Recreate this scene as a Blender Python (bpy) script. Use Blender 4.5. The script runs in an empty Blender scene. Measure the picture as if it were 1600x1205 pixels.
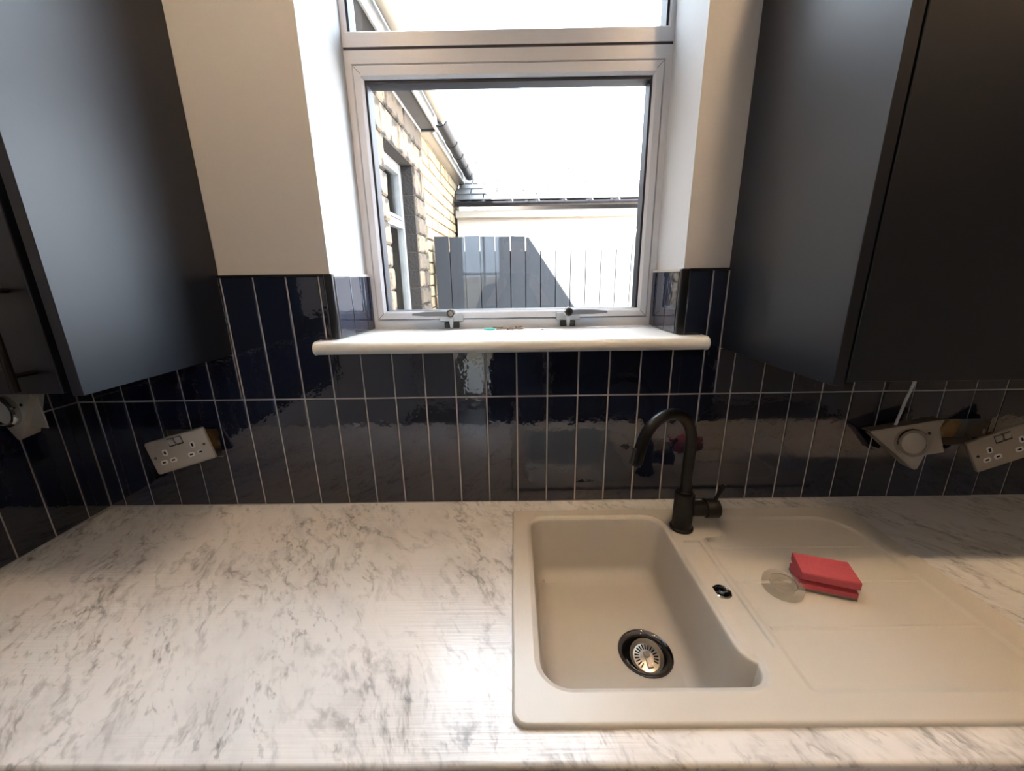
import bpy, bmesh, math, random
from mathutils import Vector, Matrix

# ------------------------------------------------------------------ camera, sky, sun, exposure
scn = bpy.context.scene
COL = scn.collection
random.seed(7)
CAM = Vector((-0.0830, -0.9494, 0.5893))
camd = bpy.data.cameras.new('camera')
camd.sensor_fit = 'HORIZONTAL'
camd.sensor_width = 36.0
camd.lens = 36.0 * 612.04 / 1600.0
camd.clip_start = 0.002
camo = bpy.data.objects.new('camera', camd)
COL.objects.link(camo)
camo.location = CAM
camo.rotation_euler = (1.302300, 0.0149, 0.0021)
scn.camera = camo

world = bpy.data.worlds.new('sky')
scn.world = world
world.use_nodes = True
wn = world.node_tree.nodes
bg = wn['Background']
bg.inputs['Color'].default_value = (0.76, 0.88, 1.0, 1)
bg.inputs['Strength'].default_value = 12.0

sund = bpy.data.lights.new('sun', 'SUN')
sund.energy = 260.0
sund.color = (1.0, 0.96, 0.91)
sund.angle = math.radians(0.6)
suno = bpy.data.objects.new('sun', sund)
COL.objects.link(suno)
suno.location = (-4, -4, 6)
SUN_DIR = Vector((0.53, 0.42, -0.75)).normalized()
suno.rotation_euler = SUN_DIR.to_track_quat('-Z', 'Y').to_euler()

scn.view_settings.view_transform = 'Standard'
scn.view_settings.look = 'None'
scn.view_settings.gamma = 1.0
scn.view_settings.use_curve_mapping = False
scn.view_settings.exposure = 0.54

LAMP_WATT = 16.5
LAMP_COLOR = (1.0, 0.67, 0.40)

# ------------------------------------------------------------------ materials
def nmat(name):
    m = bpy.data.materials.new(name)
    m.use_nodes = True
    nt = m.node_tree
    return m, nt, nt.nodes['Principled BSDF']

def L(nt, a, b):
    nt.links.new(a, b)

def simple(name, col, rough=0.5, metal=0.0, spec=0.5, bump=None, vary=None, coat=0.0):
    """bump=(scale, distance); vary=(scale, amount)"""
    m, nt, p = nmat(name)
    p.inputs['Base Color'].default_value = (*col, 1)
    p.inputs['Roughness'].default_value = rough
    p.inputs['Metallic'].default_value = metal
    p.inputs['Specular IOR Level'].default_value = spec
    p.inputs['Coat Weight'].default_value = coat
    tc = nt.nodes.new('ShaderNodeTexCoord')
    if bump:
        n = nt.nodes.new('ShaderNodeTexNoise')
        n.inputs['Scale'].default_value = bump[0]
        n.inputs['Detail'].default_value = 3
        L(nt, tc.outputs['Object'], n.inputs['Vector'])
        b = nt.nodes.new('ShaderNodeBump')
        b.inputs['Distance'].default_value = bump[1]
        b.inputs['Strength'].default_value = 1.0
        L(nt, n.outputs['Fac'], b.inputs['Height'])
        L(nt, b.outputs['Normal'], p.inputs['Normal'])
    if vary:
        n = nt.nodes.new('ShaderNodeTexNoise')
        n.inputs['Scale'].default_value = vary[0]
        n.inputs['Detail'].default_value = 4
        L(nt, tc.outputs['Object'], n.inputs['Vector'])
        mx = nt.nodes.new('ShaderNodeMix')
        mx.data_type = 'RGBA'
        mx.inputs['A'].default_value = (*[c * (1 - vary[1]) for c in col], 1)
        mx.inputs['B'].default_value = (*[min(1, c * (1 + vary[1])) for c in col], 1)
        L(nt, n.outputs['Fac'], mx.inputs['Factor'])
        L(nt, mx.outputs['Result'], p.inputs['Base Color'])
    return m

M = {}
M['paint'] = simple('wall_paint', (0.55, 0.555, 0.565), 0.75, bump=(60, 0.0006), vary=(3, 0.03))
M['ceiling'] = simple('ceiling_paint', (0.62, 0.61, 0.59), 0.8)
M['floor'] = simple('floor_vinyl', (0.16, 0.15, 0.14), 0.4, vary=(2, 0.15))
M['grout'] = simple('grout', (0.46, 0.42, 0.385), 0.85, bump=(300, 0.0004))
M['navy'] = simple('navy_satin', (0.0028, 0.0055, 0.0135), 0.44, spec=0.65, bump=(120, 0.00008))
M['carcass'] = simple('navy_carcass', (0.012, 0.016, 0.026), 0.5)
M['upvc'] = simple('white_upvc', (0.62, 0.63, 0.66), 0.3, vary=(9, 0.05))
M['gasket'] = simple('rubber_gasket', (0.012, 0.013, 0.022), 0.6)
M['sill'] = simple('white_gloss_sill', (0.83, 0.83, 0.80), 0.16, vary=(7, 0.03))
M['sillend'] = simple('sill_end_cap', (0.80, 0.76, 0.71), 0.3)
M['blackmetal'] = simple('matt_black_metal', (0.002, 0.002, 0.0025), 0.33, spec=0.35)
M['black'] = simple('black_plastic', (0.01, 0.01, 0.011), 0.45)
M['sink'] = simple('composite_cream', (0.64, 0.61, 0.555), 0.28, spec=0.4, bump=(900, 0.00006), vary=(500, 0.03))
M['chrome'] = simple('chrome', (0.62, 0.60, 0.57), 0.12, metal=1.0)
M['darkchrome'] = simple('dark_chrome', (0.16, 0.16, 0.17), 0.18, metal=1.0)
M['steelbasket'] = simple('satin_steel', (0.66, 0.61, 0.54), 0.28, metal=0.9)
M['levermetal'] = simple('grey_metal', (0.20, 0.20, 0.21), 0.35, metal=0.6)
M['hole'] = simple('dark_void', (0.004, 0.004, 0.004), 0.9)
M['whiteplastic'] = simple('white_plastic', (0.78, 0.76, 0.72), 0.35)
M['trim'] = simple('black_tile_trim', (0.006, 0.007, 0.010), 0.3)
M['galv'] = simple('galvanised_steel', (0.50, 0.49, 0.48), 0.35, metal=0.8, vary=(40, 0.2))
M['plaster'] = simple('raw_plaster', (0.36, 0.22, 0.10), 0.9, vary=(60, 0.5), bump=(90, 0.002))
M['cable'] = simple('white_cable', (0.75, 0.71, 0.66), 0.45)
M['frost'] = simple('frosted_lens', (0.40, 0.37, 0.33), 0.3)
M['brass'] = simple('bronze_screw', (0.20, 0.13, 0.085), 0.4, metal=0.7)
M['steel'] = simple('zinc_screw', (0.55, 0.54, 0.52), 0.3, metal=0.9)
M['turq'] = simple('turquoise_plug', (0.12, 0.66, 0.56), 0.5)
M['scour'] = simple('grey_scourer', (0.16, 0.14, 0.13), 0.9, bump=(400, 0.001))
M['foam'] = simple('pink_foam', (0.50, 0.085, 0.105), 0.85, bump=(700, 0.0006), vary=(150, 0.12))
M['fenceback'] = simple('fence_rail', (0.006, 0.005, 0.0045), 0.9, spec=0.1)
M['cream'] = simple('cream_board', (0.30, 0.26, 0.21), 0.6, vary=(6, 0.15))
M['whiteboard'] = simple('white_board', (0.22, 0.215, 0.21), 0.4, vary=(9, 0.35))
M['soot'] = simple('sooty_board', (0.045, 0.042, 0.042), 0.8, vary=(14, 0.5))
M['gutter'] = simple('black_gutter', (0.005, 0.005, 0.007), 0.5, spec=0.25)
M['render'] = simple('cream_render', (0.42, 0.36, 0.30), 0.85, bump=(200, 0.003), vary=(2, 0.06))
M['paving'] = simple('paving', (0.35, 0.33, 0.30), 0.9, vary=(4, 0.2))
M['outer'] = simple('outside_masonry', (0.45, 0.37, 0.27), 0.9, vary=(5, 0.25))
M['mortar'] = simple('mortar', (0.05, 0.038, 0.026), 0.95, vary=(30, 0.3))
M['curtain'] = simple('pale_blind', (0.16, 0.17, 0.14), 0.7)
M['paleblue'] = simple('pale_render', (0.50, 0.56, 0.62), 0.85, vary=(2, 0.05))
M['skin'] = simple('skin', (0.42, 0.23, 0.16), 0.5)
M['hair'] = simple('dark_hair', (0.012, 0.009, 0.007), 0.6)
M['phone'] = simple('phone_black', (0.01, 0.01, 0.012), 0.25)
M['slate_side'] = simple('slate_plain', (0.20, 0.19, 0.19), 0.6)

def mat_tile():
    m, nt, p = nmat('navy_glazed_tile')
    oi = nt.nodes.new('ShaderNodeObjectInfo')
    tc = nt.nodes.new('ShaderNodeTexCoord')
    ramp = nt.nodes.new('ShaderNodeMix'); ramp.data_type = 'RGBA'
    ramp.inputs['A'].default_value = (0.006, 0.010, 0.026, 1)
    ramp.inputs['B'].default_value = (0.010, 0.015, 0.036, 1)
    L(nt, oi.outputs['Random'], ramp.inputs['Factor'])
    L(nt, ramp.outputs['Result'], p.inputs['Base Color'])
    p.inputs['Roughness'].default_value = 0.035
    p.inputs['Specular IOR Level'].default_value = 1.0
    mul = nt.nodes.new('ShaderNodeMath'); mul.operation = 'MULTIPLY'; mul.inputs[1].default_value = 40
    L(nt, oi.outputs['Random'], mul.inputs[0])
    n = nt.nodes.new('ShaderNodeTexNoise'); n.noise_dimensions = '4D'
    n.inputs['Scale'].default_value = 9
    n.inputs['Detail'].default_value = 2
    n.inputs['Roughness'].default_value = 0.45
    L(nt, tc.outputs['Object'], n.inputs['Vector'])
    L(nt, mul.outputs[0], n.inputs['W'])
    n2 = nt.nodes.new('ShaderNodeTexNoise'); n2.noise_dimensions = '4D'
    n2.inputs['Scale'].default_value = 45
    n2.inputs['Detail'].default_value = 2
    L(nt, tc.outputs['Object'], n2.inputs['Vector'])
    L(nt, mul.outputs[0], n2.inputs['W'])
    b1 = nt.nodes.new('ShaderNodeBump'); b1.inputs['Distance'].default_value = 0.0005
    b2 = nt.nodes.new('ShaderNodeBump'); b2.inputs['Distance'].default_value = 0.0004
    L(nt, n.outputs['Fac'], b1.inputs['Height'])
    L(nt, n2.outputs['Fac'], b2.inputs['Height'])
    L(nt, b1.outputs['Normal'], b2.inputs['Normal'])
    L(nt, b2.outputs['Normal'], p.inputs['Normal'])
    return m
M['tile'] = mat_tile()

def mat_marble():
    m, nt, p = nmat('white_marble_laminate')
    tc = nt.nodes.new('ShaderNodeTexCoord')
    mp = nt.nodes.new('ShaderNodeMapping')
    mp.inputs['Rotation'].default_value = (0, 0, math.radians(-34))
    L(nt, tc.outputs['Object'], mp.inputs['Vector'])
    # gentle warp so that the veins wander
    wz = nt.nodes.new('ShaderNodeTexNoise'); wz.inputs['Scale'].default_value = 5; wz.inputs['Detail'].default_value = 2
    L(nt, mp.outputs['Vector'], wz.inputs['Vector'])
    wsub = nt.nodes.new('ShaderNodeVectorMath'); wsub.operation = 'SUBTRACT'; wsub.inputs[1].default_value = (0.5, 0.5, 0.5)
    L(nt, wz.outputs['Color'], wsub.inputs[0])
    wsc = nt.nodes.new('ShaderNodeVectorMath'); wsc.operation = 'SCALE'; wsc.inputs['Scale'].default_value = 0.07
    L(nt, wsub.outputs[0], wsc.inputs[0])
    wadd = nt.nodes.new('ShaderNodeVectorMath'); wadd.operation = 'ADD'
    L(nt, mp.outputs['Vector'], wadd.inputs[0]); L(nt, wsc.outputs[0], wadd.inputs[1])
    # two lie directions: the left of the sheet is veined front to back, the rest on the slant
    st = nt.nodes.new('ShaderNodeMapping'); st.inputs['Scale'].default_value = (1.0, 0.45, 1.0)
    L(nt, wadd.outputs[0], st.inputs['Vector'])
    def noise(scale, detail, rough, dist=0.0, seed=0.0):
        n = nt.nodes.new('ShaderNodeTexNoise'); n.noise_dimensions = '4D'
        n.inputs['W'].default_value = seed
        n.inputs['Scale'].default_value = scale; n.inputs['Detail'].default_value = detail
        n.inputs['Roughness'].default_value = rough; n.inputs['Distortion'].default_value = dist
        L(nt, st.outputs['Vector'], n.inputs['Vector'])
        return n.outputs['Fac']
    def ramp(src, stops):
        r = nt.nodes.new('ShaderNodeValToRGB')
        r.color_ramp.elements[0].position = stops[0][0]; r.color_ramp.elements[0].color = (*[stops[0][1]] * 3, 1)
        r.color_ramp.elements[1].position = stops[-1][0]; r.color_ramp.elements[1].color = (*[stops[-1][1]] * 3, 1)
        for pos, v in stops[1:-1]:
            e = r.color_ramp.elements.new(pos); e.color = (v, v, v, 1)
        L(nt, src, r.inputs['Fac'])
        return r.outputs['Color']
    def op(o, a, b):
        x = nt.nodes.new('ShaderNodeMath'); x.operation = o
        for i, q in enumerate((a, b)):
            if isinstance(q, float): x.inputs[i].default_value = q
            else: L(nt, q, x.inputs[i])
        return x.outputs[0]
    gather = ramp(noise(7, 3, 0.55), [(0.38, 0.0), (0.58, 1)])
    gather2 = ramp(noise(9, 3, 0.55, 0, 3.1), [(0.44, 0.0), (0.60, 1)])
    # broken outlines of pebbly cells: a contour of the noise, cut up by a second noise
    contour = ramp(noise(17, 4, 0.60, 0.35, 1.7), [(0.455, 0), (0.492, 1), (0.508, 1), (0.545, 0)])
    cutter = ramp(noise(60, 3, 0.6, 0.0, 5.0), [(0.40, 0.0), (0.60, 1)])
    lines = op('MULTIPLY', op('MULTIPLY', contour, cutter), gather)
    contour2 = ramp(noise(34, 3, 0.6, 0.4, 8.0), [(0.46, 0), (0.495, 1), (0.505, 1), (0.54, 0)])
    lines2 = op('MULTIPLY', op('MULTIPLY', contour2, ramp(noise(75, 2, 0.6, 0, 2.0), [(0.46, 0), (0.62, 1)])), gather2)
    flecks = op('MULTIPLY', ramp(noise(85, 3, 0.55, 0.2, 9.0), [(0.60, 0), (0.68, 1)]), gather2)
    smear = op('MULTIPLY', ramp(noise(12, 5, 0.62, 0.2, 4.0), [(0.47, 0), (0.72, 1)]), gather)
    sm = op('ADD', op('ADD', op('MULTIPLY', lines, 0.52), op('MULTIPLY', lines2, 0.42)), op('ADD', op('MULTIPLY', flecks, 0.45), op('MULTIPLY', smear, 0.40)))
    sm = op('MINIMUM', sm, 0.85)
    mx = nt.nodes.new('ShaderNodeMix'); mx.data_type = 'RGBA'
    mx.inputs['A'].default_value = (0.83, 0.825, 0.825, 1)
    mx.inputs['B'].default_value = (0.20, 0.20, 0.205, 1)
    L(nt, sm, mx.inputs['Factor'])
    L(nt, mx.outputs['Result'], p.inputs['Base Color'])
    p.inputs['Roughness'].default_value = 0.16
    p.inputs['Specular IOR Level'].default_value = 0.5
    # brushed grain pressed into the laminate along its length
    g = nt.nodes.new('ShaderNodeMapping'); g.inputs['Scale'].default_value = (6, 210, 1)
    L(nt, tc.outputs['Object'], g.inputs['Vector'])
    gn = nt.nodes.new('ShaderNodeTexNoise'); gn.inputs['Scale'].default_value = 1.0; gn.inputs['Detail'].default_value = 3
    L(nt, g.outputs['Vector'], gn.inputs['Vector'])
    b = nt.nodes.new('ShaderNodeBump'); b.inputs['Distance'].default_value = 0.0006
    L(nt, gn.outputs['Fac'], b.inputs['Height'])
    L(nt, b.outputs['Normal'], p.inputs['Normal'])
    return m
M['marble'] = mat_marble()

def mat_steel():
    m, nt, p = nmat('brushed_steel')
    p.inputs['Base Color'].default_value = (0.44, 0.395, 0.34, 1)
    p.inputs['Metallic'].default_value = 0.55
    p.inputs['Roughness'].default_value = 0.40
    p.inputs['Anisotropic'].default_value = 0.5
    return m
M['brushed'] = mat_steel()

def mat_pane(name, refl, tint=(1, 1, 1)):
    m = bpy.data.materials.new(name); m.use_nodes = True
    nt = m.node_tree; nt.nodes.clear()
    out = nt.nodes.new('ShaderNodeOutputMaterial')
    tr = nt.nodes.new('ShaderNodeBsdfTransparent'); tr.inputs['Color'].default_value = (*tint, 1)
    gl = nt.nodes.new('ShaderNodeBsdfGlossy'); gl.inputs['Roughness'].default_value = 0.0
    # Schlick reflectance, the same from both sides of the thin pane
    ge = nt.nodes.new('ShaderNodeNewGeometry')
    dt = nt.nodes.new('ShaderNodeVectorMath'); dt.operation = 'DOT_PRODUCT'
    L(nt, ge.outputs['Incoming'], dt.inputs[0]); L(nt, ge.outputs['Normal'], dt.inputs[1])
    ab = nt.nodes.new('ShaderNodeMath'); ab.operation = 'ABSOLUTE'; L(nt, dt.outputs['Value'], ab.inputs[0])
    om = nt.nodes.new('ShaderNodeMath'); om.operation = 'SUBTRACT'; om.inputs[0].default_value = 1.0; L(nt, ab.outputs[0], om.inputs[1])
    pw = nt.nodes.new('ShaderNodeMath'); pw.operation = 'POWER'; pw.inputs[1].default_value = 5.0; L(nt, om.outputs[0], pw.inputs[0])
    fr = nt.nodes.new('ShaderNodeMath'); fr.operation = 'MULTIPLY_ADD'; fr.inputs[1].default_value = 0.9; fr.inputs[2].default_value = 0.04
    L(nt, pw.outputs[0], fr.inputs[0])
    ml = nt.nodes.new('ShaderNodeMath'); ml.operation = 'MULTIPLY'; ml.inputs[1].default_value = refl; ml.use_clamp = True
    mx = nt.nodes.new('ShaderNodeMixShader')
    L(nt, fr.outputs[0], ml.inputs[0]); L(nt, ml.outputs[0], mx.inputs['Fac'])
    L(nt, tr.outputs[0], mx.inputs[1]); L(nt, gl.outputs[0], mx.inputs[2])
    L(nt, mx.outputs[0], out.inputs['Surface'])
    return m
M['glass'] = mat_pane('window_glass', 1.0)
def mat_milky():
    m, nt, p = nmat('milky_plastic')
    p.inputs['Base Color'].default_value = (0.60, 0.57, 0.50, 1); p.inputs['Roughness'].default_value = 0.22
    tr = nt.nodes.new('ShaderNodeBsdfTransparent'); tr.inputs['Color'].default_value = (0.95, 0.94, 0.91, 1)
    mx = nt.nodes.new('ShaderNodeMixShader'); mx.inputs['Fac'].default_value = 0.30
    out = nt.nodes['Material Output']
    L(nt, tr.outputs[0], mx.inputs[1]); L(nt, p.outputs[0], mx.inputs[2]); L(nt, mx.outputs[0], out.inputs['Surface'])
    return m
M['clear'] = mat_milky()

def mat_stone(name, base, light, soot_amt, scale=6, edge=2.2):
    m, nt, p = nmat(name)
    tc = nt.nodes.new('ShaderNodeTexCoord'); oi = nt.nodes.new('ShaderNodeObjectInfo')
    mx = nt.nodes.new('ShaderNodeMix'); mx.data_type = 'RGBA'
    mx.inputs['A'].default_value = (*base, 1); mx.inputs['B'].default_value = (*light, 1)
    n = nt.nodes.new('ShaderNodeTexNoise'); n.inputs['Scale'].default_value = scale * 4; n.inputs['Detail'].default_value = 5
    L(nt, tc.outputs['Object'], n.inputs['Vector'])
    ad = nt.nodes.new('ShaderNodeMath'); ad.operation = 'MULTIPLY_ADD'; ad.inputs[1].default_value = 0.6
    ad.use_clamp = True
    sb = nt.nodes.new('ShaderNodeMath'); sb.operation = 'MULTIPLY'; sb.inputs[1].default_value = 0.6
    L(nt, n.outputs['Fac'], sb.inputs[0])
    L(nt, oi.outputs['Random'], ad.inputs[0]); L(nt, sb.outputs[0], ad.inputs[2])
    L(nt, ad.outputs[0], mx.inputs['Factor'])
    n2 = nt.nodes.new('ShaderNodeTexNoise'); n2.inputs['Scale'].default_value = scale; n2.inputs['Detail'].default_value = 7
    n2.inputs['Roughness'].default_value = 0.65
    L(nt, tc.outputs['Object'], n2.inputs['Vector'])
    r = nt.nodes.new('ShaderNodeValToRGB')
    r.color_ramp.elements[0].position = 0.62; r.color_ramp.elements[0].color = (0, 0, 0, 1)
    r.color_ramp.elements[1].position = 0.70; r.color_ramp.elements[1].color = (soot_amt,) * 3 + (1,)
    # soot gathers along the beds of the blocks
    sz = nt.nodes.new('ShaderNodeSeparateXYZ'); L(nt, tc.outputs['Object'], sz.inputs[0])
    az = nt.nodes.new('ShaderNodeMath'); az.operation = 'ABSOLUTE'; L(nt, sz.outputs['Z'], az.inputs[0])
    ma = nt.nodes.new('ShaderNodeMath'); ma.operation = 'MULTIPLY_ADD'; ma.inputs[1].default_value = edge
    L(nt, az.outputs[0], ma.inputs[0]); L(nt, n2.outputs['Fac'], ma.inputs[2])
    L(nt, ma.outputs[0], r.inputs['Fac'])
    m2 = nt.nodes.new('ShaderNodeMix'); m2.data_type = 'RGBA'
    m2.inputs['B'].default_value = (0.016, 0.012, 0.010, 1)
    L(nt, mx.outputs['Result'], m2.inputs['A']); L(nt, r.outputs['Color'], m2.inputs['Factor'])
    L(nt, m2.outputs['Result'], p.inputs['Base Color'])
    p.inputs['Roughness'].default_value = 0.9
    b = nt.nodes.new('ShaderNodeBump'); b.inputs['Distance'].default_value = 0.012
    L(nt, n.outputs['Fac'], b.inputs['Height']); L(nt, b.outputs['Normal'], p.inputs['Normal'])
    return m
M['stone'] = mat_stone('sandstone', (0.125, 0.088, 0.052), (0.185, 0.135, 0.088), 0.92, 11)
M['stonedark'] = mat_stone('sooty_sandstone', (0.045, 0.034, 0.025), (0.11, 0.078, 0.05), 0.92, 13, 2.6)
M['stonelight'] = mat_stone('pale_sandstone', (0.17, 0.125, 0.068), (0.235, 0.18, 0.11), 0.35, 8, 0.6)

def mat_fence():
    m, nt, p = nmat('grey_fence_paint')
    tc = nt.nodes.new('ShaderNodeTexCoord'); oi = nt.nodes.new('ShaderNodeObjectInfo')
    mp = nt.nodes.new('ShaderNodeMapping'); mp.inputs['Scale'].default_value = (30, 30, 2.5)
    L(nt, tc.outputs['Object'], mp.inputs['Vector'])
    n = nt.nodes.new('ShaderNodeTexNoise'); n.noise_dimensions = '4D'; n.inputs['Scale'].default_value = 1; n.inputs['Detail'].default_value = 4
    ml = nt.nodes.new('ShaderNodeMath'); ml.operation = 'MULTIPLY'; ml.inputs[1].default_value = 30
    L(nt, oi.outputs['Random'], ml.inputs[0]); L(nt, ml.outputs[0], n.inputs['W'])
    L(nt, mp.outputs['Vector'], n.inputs['Vector'])
    mx = nt.nodes.new('ShaderNodeMix'); mx.data_type = 'RGBA'
    mx.inputs['A'].default_value = (0.012, 0.0125, 0.0155, 1); mx.inputs['B'].default_value = (0.024, 0.0255, 0.030, 1)
    L(nt, n.outputs['Fac'], mx.inputs['Factor']); L(nt, mx.outputs['Result'], p.inputs['Base Color'])
    p.inputs['Roughness'].default_value = 0.75
    return m
M['fence'] = mat_fence()

def mat_slate():
    m, nt, p = nmat('roof_slate')
    oi = nt.nodes.new('ShaderNodeObjectInfo')
    mx = nt.nodes.new('ShaderNodeMix'); mx.data_type = 'RGBA'
    mx.inputs['A'].default_value = (0.040, 0.039, 0.040, 1); mx.inputs['B'].default_value = (0.062, 0.060, 0.058, 1)
    L(nt, oi.outputs['Random'], mx.inputs['Factor']); L(nt, mx.outputs['Result'], p.inputs['Base Color'])
    p.inputs['Roughness'].default_value = 0.55
    return m
M['slate'] = mat_slate()

# ------------------------------------------------------------------ mesh builder
def link(o, parent=None):
    COL.objects.link(o)
    if parent is not None:
        o.parent = parent
    return o

def tag(o, label=None, cat=None, group=None, kind=None):
    if label: o['label'] = label
    if cat: o['category'] = cat
    if group: o['group'] = group
    if kind: o['kind'] = kind
    return o

def empty(name, loc=(0, 0, 0), rot=(0, 0, 0)):
    o = bpy.data.objects.new(name, None)
    o.empty_display_size = 0.05
    o.location = loc; o.rotation_euler = rot
    return link(o)

class MB:
    def __init__(self):
        self.v = []; self.f = []
    def add(self, vs, fs):
        b = len(self.v)
        self.v += [tuple(x) for x in vs]
        self.f += [tuple(b + i for i in q) for q in fs]
        return self
    def box(self, x0, x1, y0, y1, z0, z1):
        vs = [(x, y, z) for z in (z0, z1) for y in (y0, y1) for x in (x0, x1)]
        return self.add(vs, [(0, 2, 3, 1), (4, 5, 7, 6), (0, 1, 5, 4), (2, 6, 7, 3), (0, 4, 6, 2), (1, 3, 7, 5)])
    def prism(self, poly, axis, a0, a1):
        """poly in the two other axes (order: axis x->(y,z), y->(x,z), z->(x,y))"""
        n = len(poly)
        def P(p, a):
            return {'x': (a, p[0], p[1]), 'y': (p[0], a, p[1]), 'z': (p[0], p[1], a)}[axis]
        vs = [P(p, a0) for p in poly] + [P(p, a1) for p in poly]
        fs = [(i, (i + 1) % n, n + (i + 1) % n, n + i) for i in range(n)]
        fs += [tuple(range(n - 1, -1, -1)), tuple(range(n, 2 * n))]
        return self.add(vs, fs)
    def tube(self, pts, r, n=16, cap=True):
        pts = [Vector(p) for p in pts]
        rs = r if isinstance(r, (list, tuple)) else [r] * len(pts)
        prev = None; rings = []
        for i, p in enumerate(pts):
            t = (pts[min(i + 1, len(pts) - 1)] - pts[max(i - 1, 0)]).normalized()
            if prev is None:
                a = t.orthogonal().normalized()
            else:
                a = (prev - t * prev.dot(t)).normalized()
            prev = a
            b = t.cross(a)
            rings.append([p + (a * math.cos(2 * math.pi * k / n) + b * math.sin(2 * math.pi * k / n)) * rs[i] for k in range(n)])
        vs = [q for ring in rings for q in ring]; fs = []
        for i in range(len(pts) - 1):
            for k in range(n):
                fs.append((i * n + k, i * n + (k + 1) % n, (i + 1) * n + (k + 1) % n, (i + 1) * n + k))
        if cap:
            fs.append(tuple(range(n - 1, -1, -1))); fs.append(tuple((len(pts) - 1) * n + k for k in range(n)))
        return self.add(vs, fs)
    def lathe(self, prof, c=(0, 0, 0), n=32, axis='z', closed=False):
        """prof: list of (radius, height)"""
        vs = []; fs = []
        for r, h in prof:
            for k in range(n):
                a = 2 * math.pi * k / n
                x, y = r * math.cos(a), r * math.sin(a)
                q = {'z': (x, y, h), 'y': (x, h, y), 'x': (h, x, y)}[axis]
                vs.append((c[0] + q[0], c[1] + q[1], c[2] + q[2]))
        m = len(prof)
        for i in range(m if closed else m - 1):
            j = (i + 1) % m
            for k in range(n):
                fs.append((i * n + k, i * n + (k + 1) % n, j * n + (k + 1) % n, j * n + k))
        if not closed:
            if prof[0][0] > 1e-6: fs.append(tuple(range(n - 1, -1, -1)))
            if prof[-1][0] > 1e-6: fs.append(tuple((m - 1) * n + k for k in range(n)))
        return self.add(vs, fs)
    def mesh(self, name, smooth=False, bevel=0.0, seg=1, recalc=True):
        me = bpy.data.meshes.new(name)
        bm = bmesh.new()
        vs = [bm.verts.new(p) for p in self.v]
        for f in self.f:
            if len(set(f)) >= 3:
                try: bm.faces.new([vs[i] for i in f])
                except ValueError: pass
        bmesh.ops.remove_doubles(bm, verts=bm.verts, dist=1e-6)
        if recalc: bmesh.ops.recalc_face_normals(bm, faces=bm.faces)
        if bevel > 0:
            es = [e for e in bm.edges if len(e.link_faces) == 2 and e.calc_face_angle(0) > 0.6]
            bmesh.ops.bevel(bm, geom=es, offset=bevel, segments=seg, profile=0.5, affect='EDGES', clamp_overlap=True)
        bm.to_mesh(me); bm.free()
        if smooth:
            for p in me.polygons: p.use_smooth = True
            try: me.set_sharp_from_angle(angle=math.radians(20 if bevel > 0 else 38))
            except Exception: pass
        return me
    def build(self, name, mat, parent=None, smooth=False, bevel=0.0, seg=1, loc=None, rot=None):
        me = self.mesh(name, smooth, bevel, seg)
        me.materials.append(M[mat] if isinstance(mat, str) else mat)
        o = bpy.data.objects.new(name, me)
        if loc: o.location = loc
        if rot: o.rotation_euler = rot
        return link(o, parent)

def boxo(name, mat, parent, x0, x1, y0, y1, z0, z1, bevel=0.0, seg=1):
    """a box whose origin sits at its own centre"""
    cx, cy, cz = (x0 + x1) / 2, (y0 + y1) / 2, (z0 + z1) / 2
    m = MB().box(x0 - cx, x1 - cx, y0 - cy, y1 - cy, z0 - cz, z1 - cz)
    return m.build(name, mat, parent, bevel=bevel, seg=seg, smooth=bevel > 0, loc=(cx, cy, cz))

def holes_cells(x0, x1, z0, z1, holes):
    xs = sorted({x0, x1, *[min(max(h[i], x0), x1) for h in holes for i in (0, 1)]})
    zs = sorted({z0, z1, *[min(max(h[i], z0), z1) for h in holes for i in (2, 3)]})
    out = []
    for a, b in zip(xs, xs[1:]):
        run = None
        for c, d in zip(zs, zs[1:]):
            mx, mz = (a + b) / 2, (c + d) / 2
            if b - a < 1e-5 or d - c < 1e-5: continue
            if any(h[0] < mx < h[1] and h[2] < mz < h[3] for h in holes):
                if run: out.append((a, b, *run)); run = None
            else:
                run = (run[0], d) if run else (c, d)
        if run: out.append((a, b, *run))
    return out

def arc(cx, cy, r, a0, a1, n=8):
    return [(cx + r * math.cos(math.radians(a0 + (a1 - a0) * i / n)), cy + r * math.sin(math.radians(a0 + (a1 - a0) * i / n))) for i in range(n + 1)]

def fill_with_holes(bm, loops3):
    """loops3: list of lists of bmesh verts, already placed; fills between them"""
    es = []
    for lp in loops3:
        n = len(lp)
        for i in range(n):
            e = bm.edges.get((lp[i], lp[(i + 1) % n]))
            if e is None: e = bm.edges.new((lp[i], lp[(i + 1) % n]))
            es.append(e)
    return bmesh.ops.triangle_fill(bm, use_beauty=True, use_dissolve=False, edges=es)

def offset_loop(lp, d):
    """inset a counter-clockwise loop by d"""
    n = len(lp); out = []
    for i in range(n):
        p0, p, p1 = Vector(lp[i - 1]), Vector(lp[i]), Vector(lp[(i + 1) % n])
        t = (p1 - p0).normalized()
        out.append((p.x - t.y * d, p.y + t.x * d))
    return out

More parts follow.
